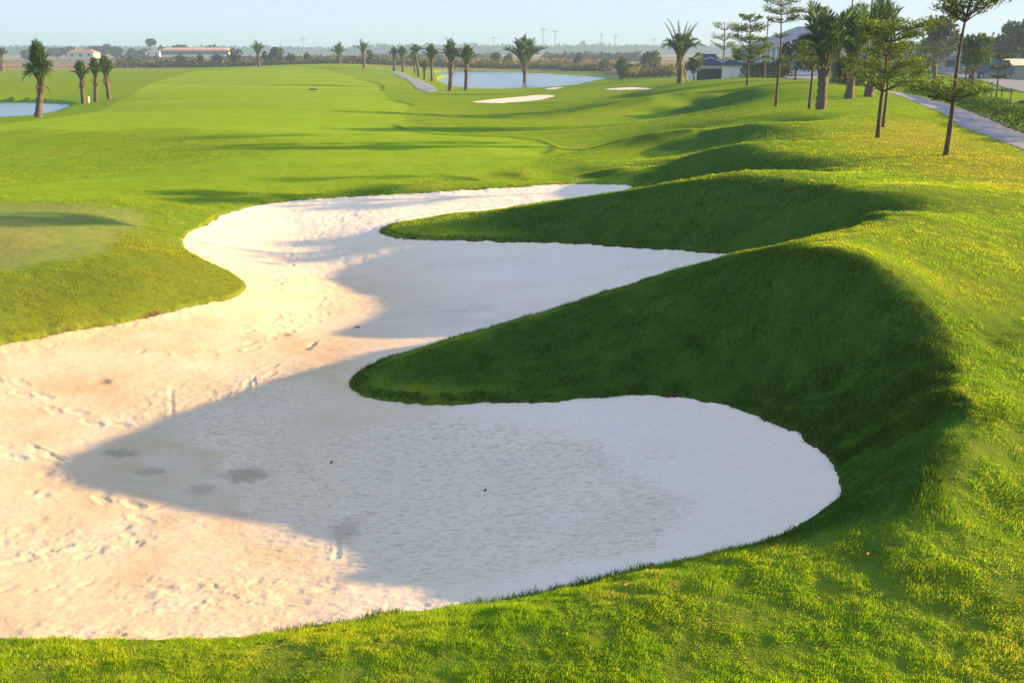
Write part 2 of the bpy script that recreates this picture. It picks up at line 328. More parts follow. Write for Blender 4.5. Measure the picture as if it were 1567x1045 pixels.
M = dict(ground=ground_mat(), sand=sand_mat(), grass=leafmat("grass_blades", .45, .7, .04), leaf=leafmat("tree_leaves", .35), water=water_mat(),
         bark=simple("grey_brown_bark", (.075, .06, .048), .9, 14, .45, .5), palmbark=simple("palm_trunk", (.10, .082, .062), .9, 5, .5, .6),
         path=simple("grey_path_concrete", (.18, .215, .285), .9, 3, .12, .1), asphalt=simple("road_asphalt", (.15, .18, .24), .85, 2, .15, .1),
         wood=simple("pale_stake_wood", (.42, .31, .18), .8, 10, .25, .2), darkwood=simple("dark_pole_wood", (.1, .085, .075), .85, 8, .3, .2),
         white=simple("white_painted_wall", (.72, .73, .75), .7, 3, .06, .03), paleblue=simple("pale_blue_wall", (.42, .47, .62), .7, 2, .08, .03),
         blueroof=simple("dark_blue_roof", (.035, .05, .16), .5, 6, .2, .1), greyroof=simple("blue_grey_roof", (.17, .21, .29), .6, 3, .15, .15),
         dark=simple("dark_opening", (.022, .026, .04), .6, 3, .2, 0), redroof=simple("terracotta_roof", (.40, .22, .15), .8, 3, .2, .1),
         pink=simple("salmon_wall", (.62, .36, .26), .8, 2, .1, .05), cream=simple("cream_wall", (.70, .62, .50), .8, 2, .1, .05), grey=simple("grey_wall", (.26, .28, .32), .8, 2, .15, .05),
         glass=simple("dark_window_glass", (.03, .04, .05), .1, 2, .1, 0, 0, .6), bluepaint=simple("blue_vehicle_paint", (.03, .07, .2), .35, 2, .1, 0),
         rubber=simple("black_tyre_rubber", (.02, .02, .02), .9, 5, .2, 0), stone=simple("pale_stone", (.45, .43, .38), .9, 6, .3, .3), metal=simple("grey_metal", (.25, .27, .29), .5, 3, .2, 0, .6),
         dryleaf=simple("dry_orange_leaf", (.45, .2, .06), .7, 20, .3, .1))

# ------------------------------------------------------------------ object helpers
def mesh_np(name, V, F, m, parent=None, colr=None, smooth=False, k=None):
    """V (n,3); F list of (m,k) face-index arrays"""
    me = bpy.data.meshes.new(name); V = np.ascontiguousarray(V, np.float32)
    Fs = F if isinstance(F, list) else [F]; Fs = [np.asarray(f, np.int32) for f in Fs if len(f)]
    me.vertices.add(len(V)); me.vertices.foreach_set("co", V.ravel())
    idx = np.concatenate([f.ravel() for f in Fs]); tot = np.concatenate([np.full(len(f), f.shape[1], np.int32) for f in Fs])
    me.loops.add(len(idx)); me.loops.foreach_set("vertex_index", idx)
    me.polygons.add(len(tot)); me.polygons.foreach_set("loop_start", np.concatenate([[0], np.cumsum(tot)[:-1]]).astype(np.int32))
    me.polygons.foreach_set("use_smooth", np.full(len(tot), smooth))
    if colr is not None:
        ca = me.color_attributes.new("Col", 'FLOAT_COLOR', 'POINT')
        ca.data.foreach_set("color", (colr if colr.shape[1] == 4 else np.concatenate([colr, np.ones((len(colr), 1))], 1)).astype(np.float32).ravel())
    me.update(calc_edges=True); me.materials.append(m)
    o = bpy.data.objects.new(name, me); col.objects.link(o)
    if parent: o.parent = parent
    return o
def tag(o, label=None, cat=None, group=None, kind=None):
    if label: o["label"] = label
    if cat: o["category"] = cat
    if group: o["group"] = group
    if kind: o["kind"] = kind
    return o
def thing(name, loc, label, cat, group=None, rz=0):
    o = bpy.data.objects.new(name, None); col.objects.link(o); o.location = loc; o.rotation_euler = (0, 0, rz); o.empty_display_size = .2
    return tag(o, label, cat, group)
def dup(root, loc, label, rz=0, sc=1.0, group=None):
    r = root.copy(); col.objects.link(r); r.location = loc; r.rotation_euler = (0, 0, rz); r.scale = (sc, sc, sc); r["label"] = label
    if group: r["group"] = group
    for ch in list(root.children):
        c = ch.copy(); col.objects.link(c); c.parent = r
        for g in list(ch.children):
            d = g.copy(); col.objects.link(d); d.parent = c
    return r
class MB:
    """collects shapes into one mesh"""
    def __init__(s): s.v = []; s.f = {3: [], 4: []}; s.c = []; s.n = 0
    def add(s, V, F, c=(.5, .5, .5)):
        V = np.asarray(V, float); s.v.append(V); F = np.asarray(F); s.f[F.shape[1]].append(F + s.n)
        s.c.append(np.broadcast_to(np.asarray(c, float), (len(V), 3))); s.n += len(V)
    def box(s, x0, x1, y0, y1, z0, z1, c=(.5, .5, .5)):
        V = [(x, y, z) for z in (z0, z1) for y in (y0, y1) for x in (x0, x1)]
        s.add(V, [(0, 2, 3, 1), (4, 5, 7, 6), (0, 1, 5, 4), (2, 6, 7, 3), (0, 4, 6, 2), (1, 3, 7, 5)], c)
    def tube(s, P, rad, n=6, c=(.5, .5, .5)):
        P = np.asarray(P, float); rad = np.broadcast_to(rad, len(P)); T = np.gradient(P, axis=0); T /= np.linalg.norm(T, axis=1)[:, None] + 1e-9
        ref = np.array([1.0, 0, 0]) if abs(T[0][0]) < .8 else np.array([0, 1.0, 0])
        A = np.cross(T, ref); A /= np.linalg.norm(A, axis=1)[:, None] + 1e-9; B = np.cross(T, A)
        an = np.arange(n) * 2 * pi / n
        V = (P[:, None] + rad[:, None, None] * (np.cos(an)[None, :, None] * A[:, None] + np.sin(an)[None, :, None] * B[:, None])).reshape(-1, 3)
        i = np.arange(len(P) - 1)[:, None] * n; j = np.arange(n)[None]; j2 = (j + 1) % n
        F = np.stack([i + j, i + j2, i + n + j2, i + n + j], -1).reshape(-1, 4)
        s.add(V, F, c)
        for base, pt in ((0, P[0]), ((len(P) - 1) * n, P[-1])):
            s.add(np.concatenate([V[base:base + n], [pt]]), [(q, (q + 1) % n, n) for q in range(n)], c)
    def prism(s, poly, y0, y1, c=(.5, .5, .5)):
        """extrude an (x,z) outline from y0 to y1"""
        n = len(poly); V = [(x, y0, z) for x, z in poly] + [(x, y1, z) for x, z in poly] + [(np.mean([p[0] for p in poly]), y, np.mean([p[1] for p in poly])) for y in (y0, y1)]
        s.add(V, [(q, (q + 1) % n, n + (q + 1) % n, n + q) for q in range(n)], c)
        s.add(V, [(q, (q + 1) % n, 2 * n) for q in range(n)] + [(n + (q + 1) % n, n + q, 2 * n + 1) for q in range(n)], c)
    def build(s, name, m, parent=None, smooth=False):
        V = np.concatenate(s.v); F = [np.concatenate(s.f[k]) for k in (3, 4) if s.f[k]]
        return mesh_np(name, V, F, m, parent, np.concatenate(s.c), smooth)
def leaves(mb, P, D, U, ln, wd, C):
    """diamond leaves: base P, direction D, side U"""
    D = D / (np.linalg.norm(D, axis=1)[:, None] + 1e-9); S = np.cross(D, U); S /= np.linalg.norm(S, axis=1)[:, None] + 1e-9
    ln = np.asarray(ln)[:, None]; wd = np.asarray(wd)[:, None]
    V = np.stack([P, P + D * ln * .55 + S * wd * .5, P + D * ln, P + D * ln * .55 - S * wd * .5], 1).reshape(-1, 3)
    n = len(P); F = np.arange(n * 4).reshape(n, 4); mb.add(V, F, np.repeat(C, 4, 0))

# ------------------------------------------------------------------ ground sheet
def hits(ps): return np.array([hit(*p)[:2] for p in ps])
GREEN = smooth_poly(hits([(-60, 312), (60, 313), (160, 316), (222, 325), (215, 338), (170, 362), (140, 388), (80, 400), (0, 412), (-80, 420)]), 2)
GREEN_IN = smooth_poly(hits([(-60, 338), (20, 338), (60, 346), (80, 358), (70, 376), (40, 392), (-60, 405)]), 2)
FAIRWAY = smooth_poly(hits([(-40, 300), (120, 303), (260, 300), (420, 290), (600, 280), (740, 268), (830, 248), (851, 226), (820, 215), (770, 210), (700, 205), (640, 199), (608, 193),
                            (625, 184), (617, 172), (632, 162), (590, 152), (587, 132), (545, 122), (520, 112), (440, 103), (330, 106), (250, 120), (170, 165), (60, 186), (-60, 194), (-60, 200),
                            (100, 200), (300, 196), (420, 215), (400, 235), (250, 255), (120, 274), (-40, 285)]), 2)
EDGE_LINES = [smooth_line for smooth_line in (hits([(608, 193), (618, 200), (660, 205), (720, 209), (780, 211), (825, 216), (849, 225), (846, 232), (838, 236)]),
              hits([(589, 152), (610, 155), (633, 162)]), hits([(545, 122), (575, 127), (587, 132), (586, 140)]))]
DRY = smooth_poly(hits([(1290, 195), (1400, 178), (1470, 205), (1567, 240), (1600, 300), (1500, 262), (1400, 235), (1320, 215)]), 2)
FARF = smooth_poly([at(px, r, 98)[:2] for px, r in [(-100, 250), (150, 250), (330, 252), (450, 275), (600, 250), (690, 254), (800, 250), (900, 226), (950, 188), (1060, 165), (1150, 200), (1250, 240), (1350, 300), (1350, 2900), (-100, 2900)]], 1)
def mixc(C, w, c): w = w[..., None]; return C * (1 - w) + np.array(c) * w
n_big = fbm(XX * .12, YY * .12, 31, 4); n_mid = fbm(XX * .55, YY * .55, 37, 4); n_sm = fbm(XX * 2.3, YY * 2.3, 41, 3)
SRF = np.zeros(TT.shape + (3,)); SRF[:] = (.15, .26, .016)
SRF = mixc(SRF, sstep(-.1, .5, n_mid + .4 * n_sm) * .5, (.20, .255, .02))
SRF = mixc(SRF, sstep(.1, .6, n_big) * .35, (.12, .23, .018))
d_fw = sdf_near(FAIRWAY, XX, YY, 6)
_sf = sstep(-3, -6, XX) * sstep(60, 50, YY); w_fw = sstep(-.25 - 1.6 * _sf, .25 + 1.6 * _sf, d_fw + 1.6 * _sf * n_mid)
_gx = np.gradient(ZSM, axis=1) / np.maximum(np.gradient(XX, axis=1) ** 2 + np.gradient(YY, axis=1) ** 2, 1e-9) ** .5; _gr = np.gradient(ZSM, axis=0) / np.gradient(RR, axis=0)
w_shade = sstep(.10, .24, np.hypot(_gx, _gr)) * (1 - w_fw) * (RR < 90) * np.maximum(sstep(-.12, .03, _gr), sstep(.18, .36, _gx)) * sstep(-.12, .04, _gx)
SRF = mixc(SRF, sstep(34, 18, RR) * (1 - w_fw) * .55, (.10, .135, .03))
SRF = mixc(SRF, w_shade * .9, (.040, .095, .016))  # shade painted into the turf colour of slopes turned from the sun
SRF = mixc(SRF, w_fw * .85, (.20, .34, .02))
mow = .5 * fbm(XX * .03 + 7, YY * .22, 171, 3) + .5 * fbm(XX * .012, YY * .06, 173, 3); SRF = SRF * (1 + .22 * (w_fw * mow)[..., None])
SRF = mixc(SRF, sstep(.2, .55, fbm(XX * .35, YY * .9, 177, 4, .6)) * .22 * w_fw, (.24, .27, .05))
d_gr = sdf_near(GREEN, XX, YY, 3); w_gr = sstep(-.35, .2, d_gr + .25 * n_sm)
SRF = mixc(SRF, w_gr * .8, (.185, .25, .07))
w_gi = sstep(-.3, .25, sdf_near(GREEN_IN, XX, YY, 2)); SRF = mixc(SRF, w_gi * .5, (.24, .26, .085))
w_dry = sstep(-2.5, 2.5, sdf_near(DRY, XX, YY, 6) + 1.5 * n_mid); SRF = mixc(SRF, w_dry * .6, (.30, .25, .05))
w_line = np.zeros(TT.shape)
for L in EDGE_LINES:
    dl = line_dist(L, XX, YY); w_line = np.maximum(w_line, np.exp(-(dl / (.0045 * np.clip(RR, 30, 60))) ** 2))
SRF = mixc(SRF, w_line * .75, (.05, .13, .012))  # dark green line paints the thin shade beside the taller rough
ZZ = ZZ + .05 * w_line
d_far = sdf_near(FARF, XX, YY, 40); wf = sstep(-4, 4, d_far + 3 * n_mid)
fc = np.zeros(SRF.shape); fc[:] = (.20, .16, .09)
bands = fbm(XX * .006, np.log(RR) * 14, 51, 3); fc = mixc(fc, sstep(0, .3, bands), (.30, .22, .15)); fc = mixc(fc, sstep(.05, -.35, bands) * .8, (.09, .10, .05))
fc = mixc(fc, sstep(.1, .5, fbm(XX * .05, YY * .05, 57, 4)) * .6, (.12, .13, .05))
SRF = SRF * (1 - wf[..., None]) + fc * wf[..., None]
w_soil = sstep(-.03, .01, SD - .05 + .09 * np.clip(n_sm + .2, 0, 1)); SRF = mixc(SRF, w_soil, (.07, .05, .035))
nr, nc = TT.shape
V = np.stack([XX, YY, ZZ], -1).reshape(-1, 3); V = np.concatenate([V, [[0, 0, .75]]])
j, i = np.meshgrid(np.arange(nr - 1), np.arange(nc - 1), indexing='ij'); a = (j * nc + i).ravel()
F4 = np.stack([a, a + nc, a + nc + 1, a + 1], 1)
seam = np.arange(nr - 1) * nc; F4 = np.concatenate([F4, np.stack([seam + nc - 1, seam + nc - 1 + nc, seam + nc, seam], 1)])
F3 = np.stack([np.arange(nc - 1), np.arange(1, nc), np.full(nc - 1, nr * nc)], 1); F3 = np.concatenate([F3, [[nc - 1, 0, nr * nc]]])
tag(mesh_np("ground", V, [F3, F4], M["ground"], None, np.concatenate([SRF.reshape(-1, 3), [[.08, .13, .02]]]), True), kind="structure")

# ------------------------------------------------------------------ sand of the big bunker
th = np.arange(R(-46), R(25), R(.06)); lr = np.arange(log(4.6), log(29), .0026)
T2, L2 = np.meshgrid(th, lr); R2 = np.exp(L2); X2 = R2 * np.sin(T2); Y2 = R2 * np.cos(T2)
S2 = np.full(T2.shape, -9.0); S2c = sdf_near(BP, X2, Y2, .4); keep = S2c > -.16
S2 = S2c
Z2 = np.zeros(T2.shape); Z2[keep] = sand_tps(T2[keep], L2[keep])
xs, ys = X2[keep], Y2[keep]; ss = S2[keep]; zs = Z2[keep]
def uxy(px, py, z=.03): return unproj(px, py, z)[:2]
def blob(px, py, rx, ry, soft=1.0, rot=0.0):
    c = uxy(px, py); e = uxy(px + rx, py)[0] - c[0]; f = uxy(px, py - ry)[1] - c[1]
    dx, dy = xs - c[0], ys - c[1]; cr, sr = cos(rot), sin(rot); dx, dy = dx * cr + dy * sr, -dx * sr + dy * cr
    return np.exp(-((dx / e) ** 2 + (dy / f) ** 2) * soft)
disp = .010 * fbm(xs * 1.3, ys * 1.3, 61, 4)
clump = sstep(-.15, .55, fbm(xs * .9, ys * .9, 67, 3) + .15)
wob = fbm(xs * 2.2, ys * 2.2, 71, 3)
near_lit = np.clip(blob(330, 925, 230, 55) + blob(60, 830, 130, 40) + .8 * blob(330, 610, 160, 50), 0, 1)
rip_zone = np.clip(blob(760, 760, 330, 110, .8) + .8 * blob(560, 820, 160, 60) + .6 * blob(420, 610, 200, 60) + .5 * blob(750, 640, 220, 40), 0, 1)
disp += near_lit * .0095 * np.maximum(fbm(xs * 9, ys * 9, 73, 3, .6) + .12, 0) * 1.5 - .006 * near_lit
rip = np.sin((ys * 1.0 + .22 * xs + .10 * wob + .05 * fbm(xs * 6, ys * 6, 79, 2)) * 2 * pi / .085)
disp += rip_zone * (.0035 * rip * sstep(-.4, .5, fbm(xs * 3, ys * 8, 83, 3)) + .008 * fbm(xs * 7, ys * 17, 89, 3, .6))
disp += .0035 * fbm(xs * 8, ys * 11, 97, 4, .6)
colr = np.zeros((len(xs), 3)); colr[:] = (.78, .715, .605)
def tint(w, c):
    global colr
    w = np.clip(w, 0, 1)[:, None]; colr = colr * (1 - w) + np.array(c) * w
edge_n = fbm(xs * 2, ys * 2, 101, 4)
tint(sstep(.5, -2.4, xs + .075 * (ys - 9)) * (.75 + .3 * edge_n) * sstep(24, 16, ys), (.57, .445, .285))  # left sand: its own tan, deepened by painted-in sunlit warmth
RZ = smooth_poly(np.array([uxy(*q) for q in [(560, 655), (680, 648), (800, 655), (900, 672), (960, 710), (1040, 775), (1050, 810), (1000, 862), (900, 880), (760, 905), (640, 930), (545, 900), (460, 850), (420, 800), (330, 745), (300, 700), (400, 660)]]), 2)
RZ2 = smooth_poly(np.array([uxy(*q) for q in [(330, 600), (450, 575), (500, 600), (470, 650), (430, 690), (300, 680), (250, 650)]]), 2)
rough = sstep(-.12, .22, np.maximum(sdf_near(RZ, xs, ys, 1), sdf_near(RZ2, xs, ys, 1)) + .35 * fbm(xs * 1.3, ys * 2.6, 119, 4, .6))
rough2 = sstep(.0, .5, fbm(xs * .8, ys * 1.6, 127, 4)) * sstep(.5, 1.2, ss) * .6
rip_zone = np.maximum(rough, rough2); disp += rough * .006 * fbm(xs * 9, ys * 20, 129, 3, .65)
arc = np.sin((ss + .02 * fbm(xs * 2, ys * 2, 133, 3)) * 2 * pi / .11) * sstep(.15, .4, ss) * sstep(1.5, .8, ss) * sstep(-.2, .4, fbm(xs * .7, ys * .7, 139, 3) + .1); disp += .0019 * arc * sstep(-.3, .5, fbm(xs * 1.9, ys * 1.9, 143, 3))
tint(rough * (.62 + .4 * edge_n), (.73, .65, .50)); tint(rough2 * .35, (.62, .57, .48))
for b_ in [(700, 470, 180, 30), (620, 480, 130, 22)]: tint(blob(*b_) * (.45 + .4 * edge_n), (.60, .55, .46))
for b_ in [(170, 525, 130, 22), (420, 520, 130, 18), (300, 600, 110, 16), (120, 610, 90, 14), (60, 545, 70, 16)]: tint(blob(*b_) * (.55 + .5 * edge_n), (.52, .40, .25))
# trampled hollows, damp patches, ruts and prints
def groove(pts, wd, dp, berm=.5):
    global disp
    d = line_dist(np.array([uxy(*p) for p in pts]), xs, ys) + .25 * wd * fbm(xs * 14, ys * 14, 103, 2)
    wd = wd * .55; dp = dp * .5
    disp += -dp * np.exp(-(d / wd) ** 2) + berm * dp * np.exp(-((d - 1.8 * wd) / wd) ** 2)
for pts, wd, dp in [([(45, 683), (75, 694), (105, 711)], .03, .012), ([(176, 737), (230, 748), (290, 763)], .03, .016), ([(388, 575), (394, 612), (410, 650), (418, 700), (412, 735), (385, 780)], .035, .016), ([(262, 600), (264, 650), (255, 700), (235, 740)], .05, .010), ([(330, 610), (324, 650), (318, 700)], .05, .008), ([(470, 690), (500, 750), (520, 790), (515, 850)], .045, .016), ([(345, 700), (300, 745), (230, 770)], .06, .010), ([(620, 650), (560, 720), (590, 800), (700, 850)], .05, .006), ([(860, 640), (960, 690), (1030, 760), (1040, 830)], .06, .006), ([(780, 660), (900, 720), (930, 800)], .05, .005), ([(460, 330), (560, 345), (700, 320)], .08, .010), ([(640, 400), (760, 420), (900, 395)], .08, .010), ([(540, 440), (660, 460), (800, 440)], .08, .008)]:
    groove(pts, wd, dp)
for px, py, rx, ry, dp in [(185, 689, 26, 6, .035), (225, 712, 22, 6, .04), (140, 710, 22, 9, .045), (355, 715, 20, 7, .05), (165, 745, 10, 9, .04), (70, 725, 10, 5, .03), (50, 753, 8, 4, .03), (66, 757, 10, 4, .03),
                           (190, 800, 11, 5, .03), (155, 596, 14, 4, .05), (300, 740, 16, 6, .03), (250, 712, 12, 5, .03), (128, 722, 8, 4, .03), (10, 690, 10, 4, .02), (90, 520, 12, 6, .06), (66, 548, 7, 5, .05),
                           (430, 505, 12, 4, .05), (478, 520, 6, 5, .05), (466, 528, 9, 3, .04), (420, 480, 6, 6, .04), (365, 500, 14, 3, .03), (345, 356, 14, 3, .05), (120, 530, 8, 3, .04), (205, 520, 6, 3, .04)]:
    dp *= .42; disp -= dp * blob(px, py, rx, ry, 1.2); disp += dp * .4 * blob(px + rx * 1.3, py - ry * .4, rx * .7, ry * .8, 1.2)
rag = .55 * fbm(xs * 11, ys * 20, 141, 4, .75)
for b_, c_ in [((375, 716, 34, 11, 1.0), (.33, .29, .20)), ((185, 689, 32, 6, 1.0), (.36, .31, .21)), ((228, 713, 30, 7, 1.0), (.40, .35, .25)), ((310, 737, 24, 8, 1.0), (.44, .39, .30)), ((250, 790, 30, 16, 1.0), (.46, .40, .30)), ((160, 596, 18, 5, 1.0), (.42, .33, .2)), ((530, 800, 26, 22, 1.0), (.47, .42, .33)), ((440, 505, 22, 6, 1.0), (.48, .37, .24))]:
    tint(sstep(.12, .85, blob(*b_) + 1.1 * rag * (blob(*b_) > .03) * blob(*b_) ** .5) * .8, c_)
disp += .02 * blob(380, 715, 28, 9, 1.2) * (1 + fbm(xs * 20, ys * 20, 107, 2))
r3 = np.random.default_rng(5)
for k in range(120):
    px, py = r3.uniform(0, 520), r3.uniform(330, 960)
    if k % 3 == 0: px, py = r3.uniform(300, 640), r3.uniform(310, 430)
    s = (CAM_H / unproj(px, py, 0)[1]); q = r3.uniform(4, 10) * s * 2.4
    a = uxy(px, py); dx, dy = xs - a[0], ys - a[1]; an = r3.uniform(0, pi); u = dx * cos(an) + dy * sin(an); v = -dx * sin(an) + dy * cos(an)
    l, w_ = r3.uniform(.05, .12), r3.uniform(.025, .05); m_ = (np.abs(u) < .6) & (np.abs(v) < .6)
    disp[m_] += -r3.uniform(.004, .012) * np.exp(-(u[m_] / l) ** 2 - (v[m_] / w_) ** 2) + .004 * np.exp(-((u[m_] - l * 1.4) / (l * .6)) ** 2 - (v[m_] / w_) ** 2)
def trail(pts, step=.62, off=.13, deep=.011, ln=.13, wd=.05):
    P = np.array([uxy(*p) for p in pts]); L = np.r_[0, np.cumsum(np.linalg.norm(np.diff(P, axis=0), axis=1))]; sd_ = 1
    for t in np.arange(0, L[-1], step * .5):
        c = np.array([np.interp(t, L, P[:, 0]), np.interp(t, L, P[:, 1])]); k_ = min(np.searchsorted(L, t + 1e-6), len(P) - 1); d_ = P[k_] - P[k_ - 1]; an = atan2(d_[1], d_[0]) + r3.normal(0, .18); sd_ = -sd_
        c = c + np.array([-sin(an), cos(an)]) * off * sd_ * .6 + r3.normal(0, .03, 2); dx, dy = xs - c[0], ys - c[1]; m_ = (np.abs(dx) < .5) & (np.abs(dy) < .5); u = dx[m_] * cos(an) + dy[m_] * sin(an); v = -dx[m_] * sin(an) + dy[m_] * cos(an)
        heel = np.exp(-((u + ln * .55) / (ln * .45)) ** 4 - (v / (wd * .8)) ** 4); sole = np.exp(-((u - ln * .35) / (ln * .7)) ** 4 - (v / wd) ** 4); rimm = np.exp(-((np.hypot(u / (ln * 1.45), v / (wd * 1.6)) - 1) / .22) ** 2)
        disp[m_] += -deep * r3.uniform(.5, 1) * np.maximum(heel, sole) + deep * .25 * rimm + .004 * np.exp(-(u / .2) ** 2 - (v / .12) ** 2) * fbm(xs[m_] * 25, ys[m_] * 25, 3, 2)
for tr_ in [[(30, 700), (140, 715), (250, 710), (360, 720)], [(130, 725), (165, 750), (250, 800)], [(420, 560), (300, 640), (200, 690), (90, 740)], [(560, 330), (450, 370), (420, 440), (440, 500), (360, 540), (180, 560)], [(20, 860), (150, 830), (260, 815)],
            [(660, 320), (520, 340), (420, 350), (340, 350)], [(500, 440), (470, 480), (380, 510)], [(0, 600), (120, 640), (200, 660)], [(640, 540), (540, 560), (470, 600), (440, 640)]]: trail(tr_)
# far bays: raked lines and crumbly edges
fz = sstep(14, 18, ys); disp += fz * .014 * fbm(xs * 4, ys * 3, 109, 4, .6)
rim = np.exp(-(np.maximum(ss, 0) / .35) ** 2); disp += rim * .03 * fbm(xs * 3.5, ys * 3.5, 113, 4, .65) + .02 * np.exp(-(np.maximum(ss, 0) / .15) ** 2)
zs = zs + disp - .35 * sstep(.0, -.16, ss) * 0 - np.where(ss < 0, -ss * .9, 0)
vid = np.full(T2.shape, -1); vid[keep] = np.arange(len(xs))
q = np.stack([vid[:-1, :-1], vid[1:, :-1], vid[1:, 1:], vid[:-1, 1:]], -1).reshape(-1, 4); q = q[(q >= 0).all(1)]
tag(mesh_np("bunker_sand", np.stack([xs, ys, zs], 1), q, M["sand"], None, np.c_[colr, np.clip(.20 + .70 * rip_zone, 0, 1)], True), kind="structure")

# ------------------------------------------------------------------ flat patches laid on the land: far bunkers, paths, roads
def patch(name, poly, res, off, m, c=(.5, .5, .5), bump=0, ragged=0, kind="structure"):
    x0, y0 = poly.min(0) - res; x1, y1 = poly.max(0) + res
    gx, gy = np.meshgrid(np.arange(x0, x1, res), np.arange(y0, y1, res)); d = sdf(poly, gx, gy).reshape(gx.shape)
    if ragged: d = d + ragged * fbm(gx * .8, gy * .8, 9, 3)
    e = res * .05; k_ = (d < 0) & (d > -res); gxd = (sdf(poly, gx[k_] + e, gy[k_]) - sdf(poly, gx[k_] - e, gy[k_])) / (2 * e); gyd = (sdf(poly, gx[k_], gy[k_] + e) - sdf(poly, gx[k_], gy[k_] - e)) / (2 * e)
    kp = d > -res * .95
    if not ragged: ox = gx.copy(); oy = gy.copy(); ox[k_] -= gxd * d[k_]; oy[k_] -= gyd * d[k_]; gx, gy = ox, oy
    z = ground_z(gx, gy) + off + bump * fbm(gx * 1.5, gy * 1.5, 5, 3)
    z = np.where(d < 0, z - off * .6, z)
    vid = np.full(gx.shape, -1); vid[kp] = np.arange(kp.sum()); q = np.stack([vid[:-1, :-1], vid[:-1, 1:], vid[1:, 1:], vid[1:, :-1]], -1).reshape(-1, 4); q = q[(q >= 0).all(1)]
    n = kp.sum(); V = np.stack([gx[kp], gy[kp], z[kp]], 1)
    return tag(mesh_np(name, V, q, m, None, np.tile(np.array(c), (n, 1)), True), kind=kind)
SANDC = (.82, .745, .63)
patch("far_bunker_sand", smooth_poly(hits([(722, 157), (745, 159), (790, 157), (830, 153), (852, 147), (830, 146), (780, 150), (740, 154)]), 2), .16, .04, M["sand"], SANDC, .02, .3)
patch("lake_bunker_sand", smooth_poly(hits([(920, 138), (945, 138.5), (985, 137.5), (1012, 134.5), (980, 134), (940, 135.5)]), 2), .2, .05, M["sand"], SANDC, .02, .3)
patch("shore_bunker_sand", smooth_poly(hits([(833, 138), (850, 137.5), (864, 135), (850, 134.5), (838, 136)]), 2), .3, .06, M["sand"], SANDC, .02, .3)
patch("cart_path", smooth_poly(hits([(1335, 137.5), (1375, 145), (1413, 161), (1458, 187), (1502, 206), (1567, 230), (1640, 262), (1640, 225), (1567, 199), (1532, 187), (1487, 170), (1437, 155), (1398, 147), (1356, 139)]), 2), .14, .02, M["path"])
patch("shore_path", smooth_poly(hits([(592, 109.5), (613, 118), (630, 130), (650, 142), (664, 141.5), (672, 138), (655, 130), (632, 118), (606, 109.5)]), 2), .4, .07, M["path"])
patch("road", smooth_poly(hits([(1398, 104.5), (1440, 106.5), (1500, 116), (1567, 125.5), (1660, 136), (1660, 165), (1567, 142.5), (1535, 135), (1500, 124), (1450, 114), (1400, 110)]), 2), .5, .08, M["asphalt"])
patch("driveway", smooth_poly(hits([(1196, 121), (1200, 110), (1235, 107), (1262, 112), (1250, 121.5), (1222, 122)]), 1), .5, .1, M["path"])
def water(name, P, z):
    c = P.mean(0); Q = c + (P - c) * 1.04; n = len(Q); V = np.concatenate([np.c_[Q, np.full(n, z)], [[c[0], c[1], z]]])
    tag(mesh_np(name, V, np.array([(k, (k + 1) % n, n) for k in range(n)]), M["water"]), kind="structure")
water("lake_water", LAKE, LAKE_Z); water("pond_water", POND, POND_Z)

